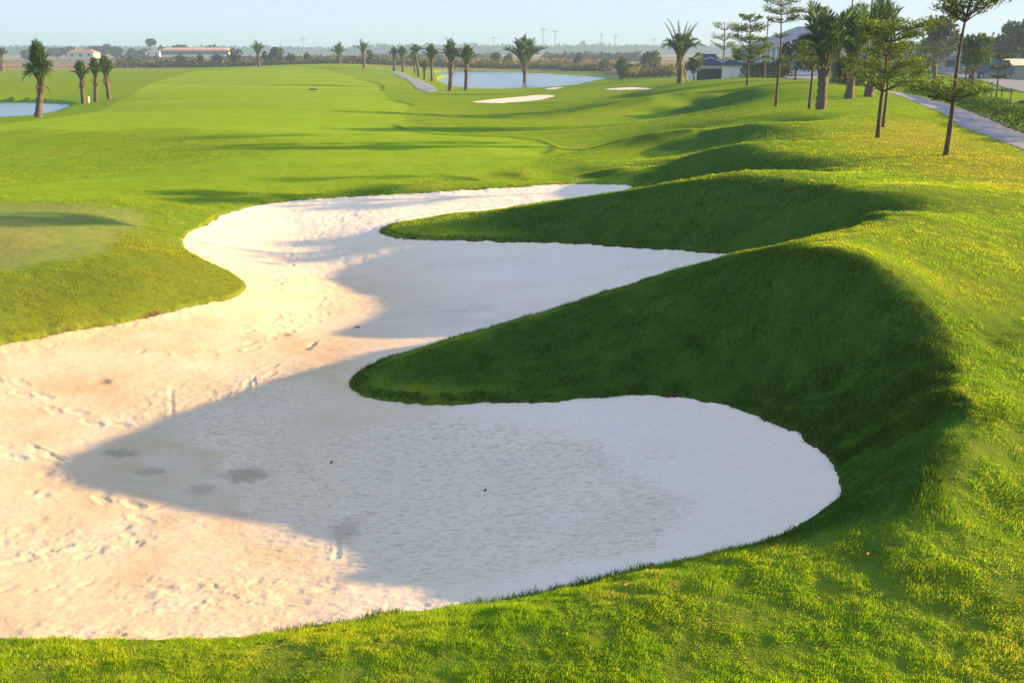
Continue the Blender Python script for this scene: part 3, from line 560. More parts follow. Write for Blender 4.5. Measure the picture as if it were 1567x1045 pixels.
# ------------------------------------------------------------------ grass blades
GRASS_ON = True
def grass():
    g = np.random.default_rng(21)
    def cand(n, r0, r1, pw):
        s = g.uniform(r1 ** -pw, r0 ** -pw, n); r = s ** (-1 / pw); t = g.uniform(R(-31.5), R(32), n); o_ = g.uniform(0, 1, n) < .16; t = np.where(o_, np.where(g.uniform(0, 1, n) < .5, g.uniform(R(-52), R(-31.5), n), g.uniform(R(32), R(50), n)), t)
        return r * np.sin(t), r * np.cos(t), r
    def blades(n, r0, r1, pw, segs, hmul, wmul, tips):
        x, y, r = cand(n, r0, r1, pw)
        d = sdf_near(BP, x, y, 1.0); d = d + .055 * fbm(x * 2.6, y * 2.6, 3, 4, .65) + .018 * fbm(x * 8, y * 8, 8, 4, .7); k = d < .012 + .02 * g.normal(0, 1, len(x))
        x, y, r, d = x[k], y[k], r[k], d[k]
        fw = sstep(-.15, .15, sdf_near(FAIRWAY, x, y, 4)); gr = sstep(-.35, .2, sdf_near(GREEN, x, y, 2) + .25 * fbm(x * 2.3, y * 2.3, 41, 3))
        k = g.uniform(0, 1, len(x)) > .55 * gr; x, y, r, d, fw, gr = (q[k] for q in (x, y, r, d, fw, gr))
        n = len(x); z = ground_z(x, y)
        tuft = 1.5 * fbm(x * 5.5, y * 5.5, 131, 3, .65); lush = fbm(x * .8, y * .8, 137, 3)
        h = .024 * np.clip(1 + .75 * tuft + .3 * lush, .5, 2.2) * g.uniform(.55, 1.35, n) * hmul; h *= (1 - .55 * fw) * (1 - .7 * gr)
        h *= np.where(d > -.12, 1.25, 1.0)
        w = .0042 * wmul * g.uniform(.7, 1.3, n)
        la = fbm(x * 2.6, y * 2.6, 139, 3) * 4.0 + g.normal(0, .9, n); lean = np.clip(.55 + .4 * fbm(x * 3.3, y * 3.3, 149, 2) + g.normal(0, .22, n), .02, 1.3)
        # over the lip the blades hang outwards
        D = np.stack([np.cos(la) * np.sin(lean), np.sin(la) * np.sin(lean), np.cos(lean)], 1)
        fa = g.uniform(0, 2 * pi, n); S = np.stack([np.cos(fa), np.sin(fa), np.zeros(n)], 1)
        B = np.stack([x, y, z - .004], 1); hh = h[:, None]; ww = w[:, None] * .5
        droop = np.array([0, 0, -1.0]) * (h * np.sin(lean) * .35)[:, None]
        # colour: fresh green, olive, straw
        t = fbm(x * 1.1, y * 1.1, 151, 4) + .35 * fbm(x * 6, y * 6, 157, 2) + g.normal(0, .28, n)
        C = np.zeros((n, 3)); C[:] = (.135, .27, .010)
        def mx(wt, c):
            nonlocal C
            wt = np.clip(wt, 0, 1)[:, None]; C = C * (1 - wt) + np.array(c) * wt
        e_ = .25; sx = (ground_z(x + e_, y) - ground_z(x - e_, y)) / (2 * e_); sy = (ground_z(x, y + e_) - ground_z(x, y - e_)) / (2 * e_); st = sstep(.10, .24, np.hypot(sx, sy)) * (1 - fw) * np.maximum(sstep(-.06, .05, sy), sstep(.18, .36, sx)) * sstep(-.12, .04, sx)  # st: painted-shade mask for blades on slopes turned from the sun
        mx(sstep(-.3, .5, t) * .75, (.29, .36, .014)); mx(sstep(.35, .9, t) * .5, (.40, .39, .04)); mx((g.uniform(0, 1, n) < .045) * .8, (.42, .36, .11))
        mx(fw * .6, (.20, .36, .012)); mx(gr * .75, (.22, .30, .075)); thin = sstep(.25, .6, fbm(x * 1.7, y * 1.7, 161, 4, .6)) * (1 - fw); mx(thin * .38 * (1 - .7 * st) * (g.uniform(0, 1, n) < .7), (.34, .27, .09))
        olive = sstep(-3.2, -1.0, sdf_near(BP, x, y, 3.2)) * sstep(-2.2, -3.4, x) * sstep(21, 17, y) * sstep(5.5, 7, y); mx(olive * .75, (.175, .185, .035)); h *= 1 + .5 * olive
        mx(sstep(-3, 3, sdf_near(DRY, x, y, 6)) * .55, (.34, .29, .04))
        h *= 1 + .7 * st; mx(st * .92, (.036, .096, .014)); mx(st * sstep(.0, .5, fbm(x * 2.2, y * 2.2, 181, 4, .65)) * .6 * (g.uniform(0, 1, n) < .6), (.085, .085, .035)); mx(st * sstep(.1, .5, fbm(x * 1.4, y * 1.4, 187, 3)) * .5, (.045, .13, .012))  # taller blades on these faces, with shade painted into their green
        C *= (np.clip(1 + g.normal(0, .16 + .22 * st), .3, 1.9) * (1 + .38 * (1 - st) * (1 - fw)))[:, None]  # lawn blades brightened as sunlit turf, painted-shade faces left out
        tip = B + D * hh + droop
        if segs == 2:
            mid = B + D * hh * .55
            V = np.stack([B - S * ww, B + S * ww, mid + S * ww * .8, mid - S * ww * .8, tip], 1).reshape(-1, 3)
            b0 = np.arange(n) * 5; F = [np.stack([b0 + 3, b0 + 2, b0 + 4], 1), np.stack([b0, b0 + 1, b0 + 2, b0 + 3], 1)]; return V, F, np.repeat(C, 5, 0)
        V = np.stack([B - S * ww, B + S * ww, tip], 1).reshape(-1, 3); return V, [np.arange(n * 3).reshape(n, 3)], np.repeat(C, 3, 0)
    parts = [blades(620000, 4.3, 9.0, .9, 2, 1.0, 1.0, 1), blades(740000, 8.6, 20, .7, 1, 1.05, 1.7, 0), blades(500000, 19, 60, .6, 1, 1.3, 4.0, 0)]
    V, F3, F4, C = [], [], [], []; o = 0
    for v, f, c in parts:
        V.append(v); C.append(c); F3 += [q + o for q in f if q.shape[1] == 3]; F4 += [q + o for q in f if q.shape[1] == 4]; o += len(v)
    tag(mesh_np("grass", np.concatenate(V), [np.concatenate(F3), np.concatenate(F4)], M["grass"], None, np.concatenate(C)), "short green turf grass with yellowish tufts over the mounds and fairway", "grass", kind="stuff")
if GRASS_ON: grass()
#@@OBJECTS
# ------------------------------------------------------------------ plants
def leafcols(r, n, base, spread=.3, yel=.15):
    C = np.tile(np.array(base, float), (n, 1)); t = r.normal(0, 1, n)
    C *= np.clip(1 + spread * t, .35, 1.9)[:, None]; k = r.uniform(0, 1, n) < yel; C[k] = C[k] * np.array([1.9, 1.45, .9]); return C
def bez(P0, P1, P2, n):
    t = np.linspace(0, 1, n)[:, None]; return (1 - t) ** 2 * P0 + 2 * t * (1 - t) * P1 + t * t * P2
def pxm(p): return math.hypot(p[0], p[1]) / FPX * 1.03
def palm_parts(root, H, th, tr, W, seed, nf=24, nl=30, low=.35, sparse=0, base=(.045, .105, .028), lean=(0, 0), spikes=0):
    """H height, th trunk height, tr trunk radius, W crown half width"""
    r = np.random.default_rng(seed); lx, ly = np.array(lean) + r.normal(0, .035, 2) * th
    if th > .05:
        mb = MB(); n = 14; t = np.linspace(0, 1, n)
        P = np.stack([lx * t ** 1.4, ly * t ** 1.4, th * t - .08 * (1 - t)], 1); rad = tr * (1.05 - .3 * t + .22 * np.exp(-t * 12)) * (1 + .09 * np.cos(np.arange(n) * pi) + .05 * r.normal(0, 1, n))
        mb.tube(P, rad, 9)
        for q in range(10):      # old leaf boots
            a = r.uniform(0, 2 * pi); z = th * r.uniform(.55, 1); c = np.array([lx * (z / th) ** 1.4, ly * (z / th) ** 1.4, z])
            o = np.array([cos(a), sin(a), 0]); mb.tube([c + o * tr * .7, c + o * tr * 1.35 + [0, 0, tr * 1.6]], [tr * .3, tr * .08], 4)
        mb.build("trunk", M["palmbark"], root, True)
    mb = MB(); st = MB(); top = np.array([lx, ly, th]); Hc = H - th
    for k in range(nf):
        f = (k + .5) / nf; az = k * 2.39996 + r.normal(0, .25)
        tipr = W * f ** .7 * r.uniform(.7, 1.25); tipz = Hc * (1 - (1 - low) * f ** 1.5) * r.uniform(.68, 1.05)
        if spikes > 3: tipz *= .72
        if k < spikes: tipr = W * r.uniform(.35, 1.15); tipz = Hc * r.uniform(.88, 1.05)
        nd = r.uniform(0, 1) < .2
        o = np.array([cos(az), sin(az), 0]); P0 = top + o * tr * .5
        P1 = top + o * tipr * r.uniform(.25, .5) + np.array([0, 0, max(tipz * .72, Hc * (.66 - .14 * f))]); P2 = top + o * tipr + np.array([0, 0, tipz])
        m = 9; C = bez(P0, P1, P2, m); L = np.linalg.norm(np.diff(C, axis=0), axis=1).sum()
        st.tube(C, np.linspace(.030, .006, m) * max(1, L / 2.2) * max(1, tr / .16), 4, (.11, .12, .04))
        n = int(nl * (1 - sparse * r.uniform(.4, 1)) * (.6 if nd else 1)); thin = .25 if k < spikes and spikes > 3 else 1.0; t = np.linspace(.16, 1, n); B = bez(P0, P1, P2, 60)[(t * 59).astype(int)]
        T = np.gradient(bez(P0, P1, P2, 60), axis=0)[(t * 59).astype(int)]; T /= np.linalg.norm(T, axis=1)[:, None]
        S = np.cross(T, [0, 0, 1.0]); S /= np.linalg.norm(S, axis=1)[:, None] + 1e-6; Up = np.cross(S, T)
        for sg in (-1, 1):
            D = T * .75 + sg * S * r.uniform(.45, .8, (n, 1)) + Up * r.uniform(.05, .4, (n, 1)) + r.normal(0, .08, (n, 3))
            ln = L * .27 * np.sin(np.clip(t * 1.05, 0, 1) * pi * .86 + .30) * r.uniform(.8, 1.15, n) * thin + .05
            leaves(mb, B, D, Up + r.normal(0, .5, (n, 3)), ln, ln * .13 + .012, leafcols(r, n, base, .28, .12) * r.uniform(.7, 1.5))
    mb.build("crown", M["leaf"], root); st.build("frond_stalks", M["leaf"], root)
    if th > .05:
        dk = MB()
        for k in range(r.integers(2, 5)):      # dead fronds hanging under the crown
            az = r.uniform(0, 2 * pi); o = np.array([cos(az), sin(az), 0]); L = W * r.uniform(.35, .55); P0 = top + o * tr * .6; C = bez(P0, P0 + o * L * .7 + [0, 0, L * .1], P0 + o * L * .75 - [0, 0, L * .75], 30)
            dk.tube(C[::5], np.linspace(.02, .006, 6), 4, (.16, .11, .06)); T = np.gradient(C, axis=0); n = 24; ii = np.linspace(6, 29, n).astype(int)
            for sg in (-1, 1):
                D = T[ii] / np.linalg.norm(T[ii], axis=1)[:, None] + sg * np.cross(T[ii], [0, 0, 1.0]) / (np.linalg.norm(np.cross(T[ii], [0, 0, 1.0]), axis=1)[:, None] + 1e-6) * .6 + [0, 0, -.5]; ln = L * .22 * r.uniform(.6, 1.1, n)
                leaves(dk, C[ii], D, r.normal(0, 1, (n, 3)), ln, ln * .13 + .01, leafcols(r, n, (.17, .115, .055), .25, .1))
        dk.build("dead_fronds", M["leaf"], root)
def palm(px, py, top, tf, wpx, label, group=None, tw=9, seed=0, name="palm_tree", p=None, cat="palm tree", **kw):
    p = hit(px, py) if p is None else p; H = height_to(p, top); s = pxm(p)
    root = thing(name, p, label, cat, group)
    palm_parts(root, H, H * tf, tw * s * .5, wpx * s * .5, seed or int(px * 7 + py), **kw); return root
def layered_tree(px, py, top, tiers, label, group=None, tw=5, seed=0, lean=0, n_leaf=1500, base=(.09, .165, .03), p=None, lsz=1.0, name="layered_tree"):
    """tiers: (photo row, half width in px, rise, side bias)"""
    p = hit(px, py) if p is None else p; s = pxm(p); H = height_to(p, top); r = np.random.default_rng(seed or int(px * 3 + py)); root = thing(name, p, label, "tree", group)
    tr = MB(); n = 16; t = np.linspace(0, 1, n)
    def axis(z): u = z / H; return np.array([lean * s * u + .02 * H * sin(u * 5 + px) * u, .015 * H * sin(u * 4) * u, z])
    P = np.array([axis(H * q) for q in t]); P[0, 2] -= .1
    tr.tube(P, tw * s * .5 * (1.05 - .78 * t + .2 * np.exp(-t * 25)), 7)
    lf = MB(); tot = sum(q[1] ** 1.3 for q in tiers)
    for row, hw, rise, bias in tiers:
        z = height_to(p, row); W = hw * s; nb = max(4, int(5 + hw / 14)); nl = int(n_leaf * hw ** 1.3 / tot / nb); a0 = r.uniform(0, 6)
        for b in range(nb):
            az = a0 + b * 2 * pi / nb + r.normal(0, .2); k = r.uniform(.72, 1.08) * (1 + bias * cos(az)); o = np.array([cos(az), sin(az), 0])
            A = axis(max(.1, z - rise * W * .55)); E = axis(z) + o * W * k + np.array([0, 0, rise * W * .6 * r.uniform(.3, 1.6)])
            C = bez(A, A * .45 + E * .55 + np.array([0, 0, -.05 * W]), E, 8); tr.tube(C, np.linspace(tw * s * .18, tw * s * .05, 8), 4)
            # side twigs and flat sprays of leaves
            for w_ in range(5):
                u = r.uniform(.3, 1); c = bez(A, A * .45 + E * .55, E, 40)[int(u * 39)]; ta = az + r.normal(0, .75); e = c + np.array([cos(ta), sin(ta), r.uniform(-.1, .5)]) * W * .33 * (1.2 - u * .4)
                tr.tube([c, (c + e) / 2 + [0, 0, -.01], e], [tw * s * .06, tw * s * .045, tw * s * .03], 3)
                m = max(4, int(nl * 1.7 * r.uniform(.5, 1.4)) // 5); q = r.uniform(.1, 1.1, m)[:, None]; B = c + (e - c) * q + r.normal(0, 1, (m, 3)) * np.array([.09, .09, .06]) * W * r.uniform(.7, 1.3)
                D = np.stack([np.cos(ta + r.normal(0, 1.1, m)), np.sin(ta + r.normal(0, 1.1, m)), r.normal(.25, .4, m)], 1)
                ln = r.uniform(.06, .14, m) * lsz; leaves(lf, B, D, np.tile([0, 0, 1.0], (m, 1)) + r.normal(0, .45, (m, 3)), ln, ln * .5, leafcols(r, m, base, .3, .14))
    tr.build("trunk", M["bark"], root, True); lf.build("crown", M["leaf"], root); return root
def crown_cloud(mb, r, c, rad, n, ls, base, flat=.8, yel=.12):
    """leaf clusters on many small lobes inside an uneven crown"""
    k = max(6, int(n / 90)); u = r.normal(0, 1, (k, 3)); u /= np.linalg.norm(u, axis=1)[:, None]; q = r.uniform(.25, .95, k)[:, None]
    cen = np.asarray(c) + u * q * np.array([rad[0], rad[1], rad[2]]); lr_ = r.uniform(.22, .42, k)
    for i in range(k):
        m = n // k; v = r.normal(0, 1, (m, 3)); v /= np.linalg.norm(v, axis=1)[:, None]; B = cen[i] + v * (r.uniform(.35, 1, (m, 1)) ** .6) * np.array(rad) * lr_[i]
        ln = ls * r.uniform(.6, 1.4, m); leaves(mb, B, v + r.normal(0, .6, (m, 3)), r.normal(0, 1, (m, 3)), ln, ln * .62, leafcols(r, m, np.array(base) * r.uniform(.7, 1.35), .25, yel))
def leafy_tree(p, H, W, tf, label, group=None, n=1400, ls=None, base=(.04, .075, .022), name="leafy_tree", cat="tree", tw=None, lean=0):
    r = np.random.default_rng(int(abs(p[0] * 13 + p[1] * 7)) + 3); root = thing(name, p, label, cat, group); ls = ls or H * .055; mb = MB(); tb = MB(); tw = tw or H * .025
    top = np.array([lean, 0, H * tf + (H * (1 - tf)) * .45]); tb.tube([(0, 0, -.1), (lean * .3, 0, H * tf * .6), (lean * .6, 0, H * tf), top], [tw * 1.3, tw, tw * .85, tw * .4], 6)
    for k in range(6):
        a = k * 1.1 + r.uniform(0, .5); e = top * np.array([1, 1, .9]) + np.array([cos(a) * W * .36, sin(a) * W * .36, H * (1 - tf) * r.uniform(-.1, .32)]); tb.tube([(lean * .6, 0, H * tf * r.uniform(.85, 1.1)), (np.array([lean * .6, 0, H * tf]) + e) / 2, e], [tw * .5, tw * .35, tw * .15], 4)
    hz = H * (1 - tf) / 2; crown_cloud(mb, r, (lean, 0, H * tf + hz), (W / 2, W / 2, hz), n, ls, base)
    tb.build("trunk", M["bark"], root, True); mb.build("crown", M["leaf"], root); return root
def bush(p, H, W, label, group=None, n=500, ls=None, base=(.05, .075, .025), name="shrub", cat="shrub"):
    r = np.random.default_rng(int(abs(p[0] * 5 + p[1] * 3)) + 1); root = thing(name, p, label, cat, group); mb = MB(); st = MB(); ls = ls or H * .12
    for k in range(5):
        a = k * 1.26; st.tube([(0, 0, -.05), (cos(a) * W * .12, sin(a) * W * .12, H * .35), (cos(a) * W * .25, sin(a) * W * .25, H * .7)], [H * .022, H * .016, H * .006], 4)
    crown_cloud(mb, r, (0, 0, H * .52), (W / 2, W / 2, H * .47), n, ls, base, yel=.2); st.build("stem", M["bark"], root); mb.build("foliage", M["leaf"], root); return root

# palms left of the fairway
palm(59, 180, 62, .40, 46, "bushy upright palm standing alone on the bank of the left pond", tw=9, nf=26, nl=34, low=.15, lean=(.35, 0))
palm(128, 159, 92, .5, 30, "tallest and nearest of three palms beside the left pond, next to a white post", "three palms by the left pond", tw=6, nf=20, low=.35)
palm(147, 156, 88, .52, 30, "middle palm of the three palms beside the left pond", "three palms by the left pond", tw=6, nf=20, low=.3)
palm(167, 152, 80, .45, 38, "right hand palm of the three beside the left pond, with the fullest crown", "three palms by the left pond", tw=6, nf=24, low=.25)
palm(4, 109, 68, .45, 26, "pale trunked palm at the left edge of the photo beyond the pond", tw=5, nf=18, low=.3)
# palms on the skyline and along the shore path
palm(397, 103.5, 62, .43, 33, "spiky palm with a white trunk on the far edge of the fairway, by the shrubs", tw=4, nf=16, low=.5, seed=5)
palm(520, 98, 65, .30, 28, "short round headed palm on top of the far fairway hump", tw=4, nf=22, low=.45)
palm(557, 105, 59, .45, 26, "thin palm with sparse bare fronds on the slope right of the fairway hump", tw=4, nf=12, low=.6, sparse=.5)
row = "palms along the shore path"
for px, py, top, tf, wd, tw, lab in [(603, 110, 72, .62, 22, 4, "white trunked palm at the far end of the shore path, first of its row"), (617, 111, 70, .56, 26, 4, "second palm of the shore row, round crown above the end of the path"),
        (635, 112, 74, .42, 20, 3, "small dark palm in the shore row behind a curved trunk"), (641, 118, 66, .68, 30, 4, "curved pale trunk palm of the shore row with a leaning base"),
        (650, 122, 92, .45, 18, 4, "lowest palm of the shore row, a short stub with a small crown"), (661, 125, 66, .52, 34, 4, "palm of the shore row just left of the lake edge"),
        (689, 139, 57, .50, 38, 6.5, "tall palm with forked pale boots beside a white post at the lake"), (713, 138.5, 66, .55, 42, 6, "palm at the near lake corner, rightmost of the shore row")]:
    palm(px, py, top, tf, wd, lab, row, tw=tw, nf=24, low=.28, lean=(-.5, 0) if px == 641 else (0, 0))
palm(803, 133, 52, .40, 72, "wide feathery palm with a slim trunk standing in front of the lake", tw=6, nf=30, nl=34, low=.42, seed=11)
palm(951, 121, 86, .06, 46, "stemless dark green palm clump on the mound right of the lake", tw=7, nf=26, low=.4, name="palm_clump", cat="palm")
pI = palm(1040, 128, 30, .36, 66, "palm with tall bare spear fronds propped by wooden poles left of the pavilion", tw=8, nf=30, nl=30, low=.35, spikes=7, seed=19)
pp = hit(1040, 128); s = pxm(pp)
for dx, dy, lab in ((5, -.4, "short pale prop leaning on the spear frond palm, nearest its trunk"), (12, -.6, "long slanting pale prop pole on the right of the spear frond palm")):
    q = np.array([pp[0] + dx * s, pp[1] + dy, 0]); q[2] = ground_z(q[0], q[1]); root = tag(MB.build(((lambda m: (m.tube([(0, 0, -.1), (-dx * s * .4, -dy * .5, 1.0), (-dx * s * .8, -dy * .85, 1.9)], [.05, .048, .045], 6), m)[1])(MB())), "support_prop", M["wood"]), lab, "prop pole", "props of the spear frond palm"); root.location = q
# big palms on the right
pj = palm(1256, 168, 2, .40, 96, "thick trunked palm with upright fronds, biggest palm on the right bank", tw=14, nf=21, nl=40, low=.28, seed=31, spikes=2)
palm(1302, 140, 2, .34, 90, "dark feathery palm just behind the biggest palm of the right bank", p=at(1300, 58, 140), tw=12, nf=18, nl=34, low=.45, seed=37)
palm(1277, 127, 40, .42, 56, "smaller palm half hidden behind the thick trunked one", tw=13, nf=20, nl=26, low=.4, seed=41)
palm(1329, 148, -10, .42, 96, "stout leaning palm beside the start of the curved cart path", tw=13, nf=20, nl=36, low=.4, seed=43, lean=(.25, 0))

# young trees with storeyed crowns
yt = "young storeyed trees on the right bank"
layered_tree(1105, 119, 34, [(42, 17, .5, 0), (58, 20, .4, 0), (72, 17, .5, -.2), (92, 14, .4, 0)], "narrow young tree in front of the pavilion's white wall", yt, tw=3, n_leaf=1500, lsz=1.9)
layered_tree(1143, 131, 22, [(30, 16, .4, .1), (45, 26, .3, -.2), (62, 22, .3, .1), (78, 30, .45, .1), (90, 22, .4, 0)], "young storeyed tree right of the pavilion with a full lower crown", yt, tw=3.5, n_leaf=2600, lsz=1.7)
layered_tree(1187, 163, 1, [(6, 22, .3, 0), (18, 30, .25, .2), (32, 20, .3, 0), (56, 10, .5, 0), (92, 15, .4, 0)], "tall thin tree with sparse flat top in front of the blue grey roof", yt, tw=4, n_leaf=1300, lsz=1.0)
layered_tree(1238, 167, 12, [(18, 25, .15, -.55), (29, 28, .12, -.5), (45, 12, .3, 0), (62, 16, .4, 0), (78, 26, .4, 0), (95, 30, .35, -.1)], "young tree with flat tiers beside the thickest palm trunk", yt, tw=4, n_leaf=2400, lsz=1.0)
layered_tree(1343, 211, 36, [(42, 58, .12, .35), (56, 42, .3, .2), (78, 26, .5, 0), (102, 46, .35, 0), (122, 60, .5, .1)], "broad storeyed tree with a straight thin trunk nearest the grassy ridge", yt, tw=6, n_leaf=4200, base=(.095, .165, .028), lsz=.85)
layered_tree(1351, 195, 50, [(60, 34, .3, 0), (85, 30, .4, 0), (112, 40, .4, 0)], "thin trunk tree standing just behind the broad storeyed tree", yt, tw=4.5, n_leaf=1800, base=(.095, .165, .028), lsz=.9)
layered_tree(1447, 238, -24, [(-14, 44, .5, .1), (6, 54, .55, .1), (18, 40, .6, 0), (141, 58, .25, .05), (150, 34, .3, 0)], "tallest young tree on the right, leaning, with a V shaped crown above the frame", yt, tw=7, lean=8, n_leaf=3800, base=(.085, .15, .03), lsz=.8)
p = hit(1474, 140); leafy_tree(hit(1487, 139), height_to(hit(1487, 139), 50), 52 * pxm(hit(1487, 139)), .32, "dense rounded green tree beyond the cart path on the right", n=2600, base=(.05, .10, .02), tw=.09, ls=.2)
for px, py, top, hw, lab in [(1524, 152, 84, 13, "thin staked tree with a small crown beside the road"), (1430, 128, 62, 14, "spindly tree inside a stake frame beyond the path"), (1476, 134, 92, 9, "small sapling just left of the dense rounded tree"),
                             (1402, 128, 70, 16, "light green sapling beyond the bend of the path"), (1380, 122, 76, 16, "pale sapling between the path and the road")]:
    layered_tree(px, py, top, [(top + 6, hw * .8, .4, 0), (top + 20, hw, .4, 0), (top + 34, hw * .8, .4, 0)], lab, "saplings between path and road", tw=2.6, n_leaf=500, lsz=1.6, base=(.05, .085, .02), name="sapling")
for px, py, w_, lab in [(1524, 154, 2.0, "low wooden stake frame round the thin tree by the road"), (1430, 130, 1.4, "square stake frame round the spindly tree"), (1477, 136, 1.5, "stake frame around the small sapling by the dense tree")]:
    q = hit(px, py); mb = MB(); h = .75; c = w_ * .3
    for sx in (-1, 1):
        for sy in (-1, 1): mb.tube([(sx * c, sy * c, -.1), (sx * c, sy * c, h)], .035, 5)
    mb.tube([(-c * 1.5, -c - .03, h * .85), (c * 1.5, -c - .03, h * .85)], .035, 5); mb.tube([(-c * 1.5, c + .03, h * .85), (c * 1.5, c + .03, h * .85)], .035, 5)
    mb.tube([(-c - .03, -c * 1.4, h * .72), (-c - .03, c * 1.4, h * .72)], .035, 5); mb.tube([(c + .03, -c * 1.4, h * .72), (c + .03, c * 1.4, h * .72)], .035, 5)
    o = tag(mb.build("stake_frame", M["darkwood"]), lab, "stake frame", "stake frames of the saplings"); o.location = q
for px, py, top, w_, lab in [(1217, 123, 62, 38, "bushy little tree on the driveway edge left of the thick palm"), (1200, 120, 100, 16, "yellowish shrub at the corner of the dark hedge"), (1243, 123, 70, 30, "dark bushy tree behind the thick palm trunk"),
                             (1290, 129, 92, 24, "small olive tree right of the thick palm trunk"), (1302, 131, 84, 26, "small round tree left of the leaning palm"), (1062, 122, 84, 22, "light green bush at the left corner of the pavilion")]:
    q = at(1062, 128, 120) if px == 1062 else hit(px, py); b_ = (.16, .14, .02) if px == 1200 else (.05, .085, .022)
    leafy_tree(q, height_to(q, top), w_ * pxm(q), .22, lab, "small trees on the right bank", n=900, base=b_, ls=.28)
# hedges
def hedge(name, pts, h, w_, label, n, ls, base):
    r = np.random.default_rng(int(pts[0][0])); P = np.array([q if len(q) == 3 else hit(*q) for q in pts]); L = np.r_[0, np.cumsum(np.linalg.norm(np.diff(P[:, :2], axis=0), axis=1))]
    t = r.uniform(0, L[-1], n); c = np.stack([np.interp(t, L, P[:, k]) for k in range(3)], 1); a = r.uniform(0, pi, n); rr = r.uniform(.55, 1, n) ** .5
    d = np.array([P[-1, 1] - P[0, 1], -(P[-1, 0] - P[0, 0]), 0]); d /= np.linalg.norm(d)
    hh = h * (1 + .28 * fbm(t * .5, t * 0, 3, 3)); B = c + d * (np.cos(a) * rr * w_ * .5)[:, None]; B[:, 2] = ground_z(B[:, 0], B[:, 1]) + np.sin(a) * rr * hh
    D = np.stack([np.cos(a) * d[0], np.cos(a) * d[1], np.sin(a) + .3], 1) + r.normal(0, .6, (n, 3)); ln = ls * r.uniform(.6, 1.4, n); mb = MB(); o0 = P.mean(0)
    leaves(mb, B - o0, D, r.normal(0, 1, (n, 3)), ln, ln * .5, leafcols(r, n, base, .3, .12)); ob = tag(mb.build(name, M["leaf"]), label, "hedge"); ob.location = o0
hedge("hedge", [(1372, 139), (1400, 143.5), (1440, 151), (1490, 165), (1535, 182), (1567, 193), (1640, 220)], .6, 1.5, "low thick green hedge along the far side of the curved cart path", 20000, .095, (.05, .115, .02))
hedge("hedge", [(1296, 129), (1312, 133), (1332, 135)], .5, 1.6, "short low hedge beyond the small trees by the leaning palm", 1500, .2, (.04, .09, .02))
hedge("hedge", [at(1143, 132, 118), at(1172, 128, 118), at(1204, 125, 118)], 1.9, 2.2, "dark clipped hedge in front of the big blue grey house", 3500, .3, (.022, .045, .018))

# ------------------------------------------------------------------ buildings
def frame_on(px, r, py=100, rz=0): q = at(px, r, py); return q
# pavilion by the mound
q = at(1098, 136, 118); q[2] -= .3; pv = thing("pavilion", q, "small white pavilion with dark blue gabled roof behind the grassy mound", "pavilion", None, R(-6)); pv.scale = (1, 1, .8)
mb = MB(); mb.box(-3.7, -2.75, -1.5, 2.5, 0, 2.75); mb.box(.35, 3.75, -2.2, 2.5, 0, 2.75); mb.box(-2.75, .35, 1.6, 2.4, 0, 2.75); mb.box(-2.75, .35, -1.45, -1.25, 2.25, 2.75); mb.build("wall", M["white"], pv)
mb = MB(); mb.box(-2.72, .32, -1.2, -1.1, .02, 2.22)
for k in range(5): mb.box(-2.72, .32, -1.24, -1.2, .1 + k * .42, .13 + k * .42)
mb.build("shutter", M["dark"], pv)
mb = MB(); mb.prism([(-3.95, 2.8), (-1.2, 3.95), (.5, 3.1), (.5, 2.8)], -2.0, 3.0); mb.prism([(.5, 2.78), (.5, 3.25), (1.1, 3.75), (4.1, 2.78)], -2.6, 2.9); mb.prism([(-2.2, 3.2), (-1.9, 4.5), (-.3, 4.5), (.2, 3.2)], .6, 2.7); mb.build("roof", M["blueroof"], pv)
mb = MB()
for (x0, z0, x1, z1), y in (((-4.0, 2.72, -1.2, 3.92), -2.06), ((-1.2, 3.92, .55, 3.1), -2.06), ((.5, 3.3, 1.1, 3.7), -2.68), ((1.1, 3.72, 4.15, 2.72), -2.68)): mb.prism([(x0, z0), (x1, z1), (x1, z1 + .16), (x0, z0 + .16)], y, y + .06)
mb.build("fascia", M["paleblue"], pv)
mb = MB(); mb.box(1.55, 1.6, -2.24, -2.2, .2, 1.9); mb.build("downpipe", M["grey"], pv)
mb = MB(); mb.box(2.45, 2.52, -2.24, -2.2, .2, 1.4); mb.build("downpipe", M["grey"], pv)
# club house with the big hip roof
q = at(1205, 178, 100); q[2] = .6; ch = thing("clubhouse", q, "large house with blue grey hip roof and pale blue walls behind the young trees", "house", None, R(-4))
mb = MB(); mb.box(-5.6, 8.0, -3, 6, 0, 3.9); mb.box(-7.8, -5.6, -1.5, 5, 0, 2.9); mb.build("wall", M["paleblue"], ch)
mb = MB(); zr = 7.3; ze = 3.95
Vr = [(-7.0, -4.4, ze), (9.2, -4.4, ze), (9.2, 7.4, ze), (-7.0, 7.4, ze), (1.6, 1.5, zr), (4.8, 1.5, zr)]; mb.add(Vr, [(0, 1, 5, 4), (2, 3, 4, 5), (0, 3, 2, 1)]); mb.add(Vr, [(1, 2, 5), (3, 0, 4)])
Vr = [(-8.8, -2.6, 2.95), (-5.6, -2.6, 2.95), (-5.6, 6, 2.95), (-8.8, 6, 2.95), (-5.62, 1.7, 4.6), (-6.4, 1.7, 4.4)]; mb.add(Vr, [(0, 1, 4, 5), (2, 3, 5, 4), (0, 3, 2, 1)]); mb.add(Vr, [(3, 0, 5)]); mb.build("roof", M["greyroof"], ch)
for x in (-5.2, -4.4, -3.6, -2.8): mb = MB(); mb.box(x, x + .22, -4.1, -3.85, 0, 3.93); mb.build("column", M["white"], ch)
